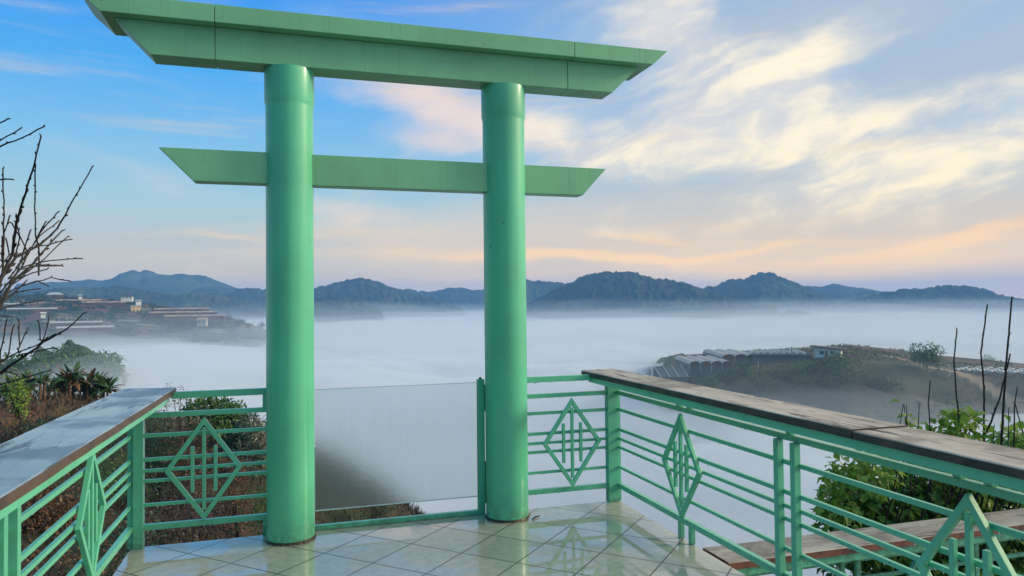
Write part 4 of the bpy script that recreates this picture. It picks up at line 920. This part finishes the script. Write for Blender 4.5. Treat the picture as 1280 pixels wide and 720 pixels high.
# ------------------------------------------------------------------ farmed hill far left
m = MB(); k = 0
while k < 9000:
    a_ = random.uniform(-21, -1.5); r_ = random.uniform(690, 985); x, y = r_*math.sin(R_(a_)), r_*math.cos(R_(a_)); k += 1
    q = fbm(np.array([a_*.8+30]), np.array([r_*.022]), 97)[0]
    if q < .47: continue
    s_ = random.uniform(1.0, 2.4); z = hz(x, y)
    for _ in range(2): m.leaf(Vector((x, y, z))+rdir()*s_*.5, Vector((0, 0, .7))+rdir(), rdir(), s_*1.4, s_*.9)
tag(m.build('scrub', M_crown_dark), kind='stuff', label='dark hedges and scrub between the terraces of the far left hill', cat='scrub')
def house(label, px, py, d, w, dp, hw, hr, wall, roof, yaw=0, hip=False):
    w *= .8; dp *= .8; hw *= .75; hr *= .85
    p, rz = frame_at(px, py, d, yaw); t = thing('farm_house', label, 'house', tuple(p), rz)
    wo = MB().box(0, w, 0, dp, -3, hw).build('wall', wall, t)
    o_ = .6; m = MB()
    if hip: m.add([(-o_,-o_,hw),(w+o_,-o_,hw),(w+o_,dp+o_,hw),(-o_,dp+o_,hw),(w*.25,dp/2,hw+hr),(w*.75,dp/2,hw+hr)], [(3,2,1,0),(0,1,5,4),(1,2,5),(2,3,4,5),(3,0,4)])
    else: m.add([(-o_,-o_,hw),(w+o_,-o_,hw),(w+o_,dp+o_,hw),(-o_,dp+o_,hw),(-o_,dp/2,hw+hr),(w+o_,dp/2,hw+hr)], [(3,2,1,0),(0,1,5,4),(1,2,5),(2,3,4,5),(3,0,4)])
    m.build('roof', roof, t)
    for k in range(max(2, int(w/4))):
        x = w*(k+.5)/max(2, int(w/4)); MB().box(x-.7, x+.7, -.08, -.01, hw*.3, hw*.3+1.4).build('window', M_net, wo)
house('white house with a big dark hipped roof on the crest of the left hill', 151, 374, 960, 15, 12, 4.0, 4.5, M_white, M_dark, -8, True)
house('yellow house on the left hill below the dark-roofed white one', 164, 386, 900, 12, 9, 4.2, .8, M_yellow, M_roofgrey, 5)
house('small white house between the yellow house and the skyline', 170, 378, 930, 7, 6, 2.6, 1.4, M_white, M_roofgrey, 10)
house('long dark roofed shed left of the dark hipped roof', 82, 374, 960, 17, 9, 3.0, 2.6, M_dark, M_dark, 5)
house('pale roofed house near the bare branches on the skyline', 58, 371, 960, 20, 12, 3.0, 3.4, M_brick, M_roofgrey, 0, True)
house('tiny white hut right of the long dark shed', 98, 372, 955, 4.5, 4.5, 3.4, 1.4, M_white, M_roofgrey)
house('grey ruined looking house low on the right end of the left hill', 246, 404, 790, 11, 9, 4.0, 3.2, M_roofgrey, M_brownfilm, -14)
house('little white house low among the brown branches', 51, 394, 830, 5, 5, 2.4, 1.2, M_white, M_white)
def strip_house(label, px0, px1, py, d, wd, film, grp, segs):
    a = at(px0, py, d); b = at(px1, py, d); L = (b-a).length; rz = math.atan2(b.y-a.y, b.x-a.x)
    t = thing('strip_greenhouse', label, 'greenhouse', tuple(a), rz, grp); m = MB(); w_ = MB()
    for k in range(segs):
        y0 = k*wd/segs; c = wd/segs; pts = [(y0+c*(.5-.5*math.cos(math.pi*i/6)), 1.0+1.5*math.sin(math.pi*i/6)) for i in range(7)]
        vs = [(0, y, z) for y, z in pts]+[(L, y, z) for y, z in pts]; m.add(vs, [(i, i+7, i+8, i+1) for i in range(6)]+[tuple(range(7)), tuple(range(13, 6, -1))])
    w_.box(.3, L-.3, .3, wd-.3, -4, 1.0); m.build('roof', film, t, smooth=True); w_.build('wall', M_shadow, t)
GS = 'long film greenhouses stepped along the left hill'
strip_house('long brown greenhouse strip right of the yellow house, highest step', 192, 262, 388, 905, 16, M_brownfilm, GS, 3)
strip_house('long brown greenhouse strip right of the yellow house, second step', 186, 272, 392.5, 870, 14, M_brownfilm, GS, 3)
strip_house('long brown greenhouse strip right of the yellow house, lowest step', 205, 281, 397, 840, 14, M_brownfilm, GS, 3)
strip_house('brown greenhouse strip left of the yellow house on the crest', 102, 158, 379.5, 925, 22, M_brownfilm, GS, 4)
strip_house('brown greenhouse strip below the long dark shed', 66, 128, 377, 945, 16, M_brownfilm, GS, 3)
strip_house('wide pale grey greenhouse roofs behind the branches at left', 8, 72, 388, 880, 50, M_roofgrey, GS, 8)
strip_house('second pale grey greenhouse block at the left frame edge', -20, 36, 382, 920, 34, M_roofgrey, GS, 5)
strip_house('pale blue-white greenhouse roof at the fog line, upper', 62, 128, 405.5, 760, 10, M_roofgrey, GS, 2)
strip_house('pale blue-white greenhouse roof at the fog line, lower', 70, 143, 412, 725, 9, M_roofgrey, GS, 2)
for i, (px, py, d) in enumerate(((286, 395, 850), (296, 398, 830), (303, 400, 820), (312, 404, 800), (327, 403, 800), (246, 386, 900), (140, 398, 840), (128, 392, 870), (118, 396, 850), (200, 402, 820), (178, 400, 830), (222, 404, 800), (262, 404, 800), (275, 402, 810), (156, 408, 780), (108, 384, 900), (60, 402, 820), (86, 400, 830), (35, 404, 810), (236, 410, 780), (290, 410, 780), (192, 372+8, 930), (210, 384, 930), (225, 385, 925))):
    p = at(px, py, d); h_ = random.uniform(6, 10)
    tree('farm_tree', 'dark tree on the farmed left hill, '+['at the tip of the ridge', 'next along the tip of the ridge', 'third from the tip of the ridge', 'on the descending ridge', 'alone past the end of the ridge', 'rising over the brown strips', 'below the yellow house', 'left below the yellow house', 'in the dip left of the yellow house', 'under the brown strips', 'just under the yellow house', 'left of the ruined looking house', 'right of the ruined looking house', 'above the red soil bank', 'at the fog line in the middle', 'below the small white hut', 'among the bare branches', 'right of the pale grey roofs', 'at the left above the fog', 'below the ruined looking house', 'low at the right fog line', 'right of the small white house', 'on the skyline above the strips', 'on the skyline above the strips, rightmost'][i], (p.x, p.y, p.z-h_), h_, h_*.55, M_crown_dark, 160, 1.5, 6, .3, 'trees dotted over the farmed left hill')
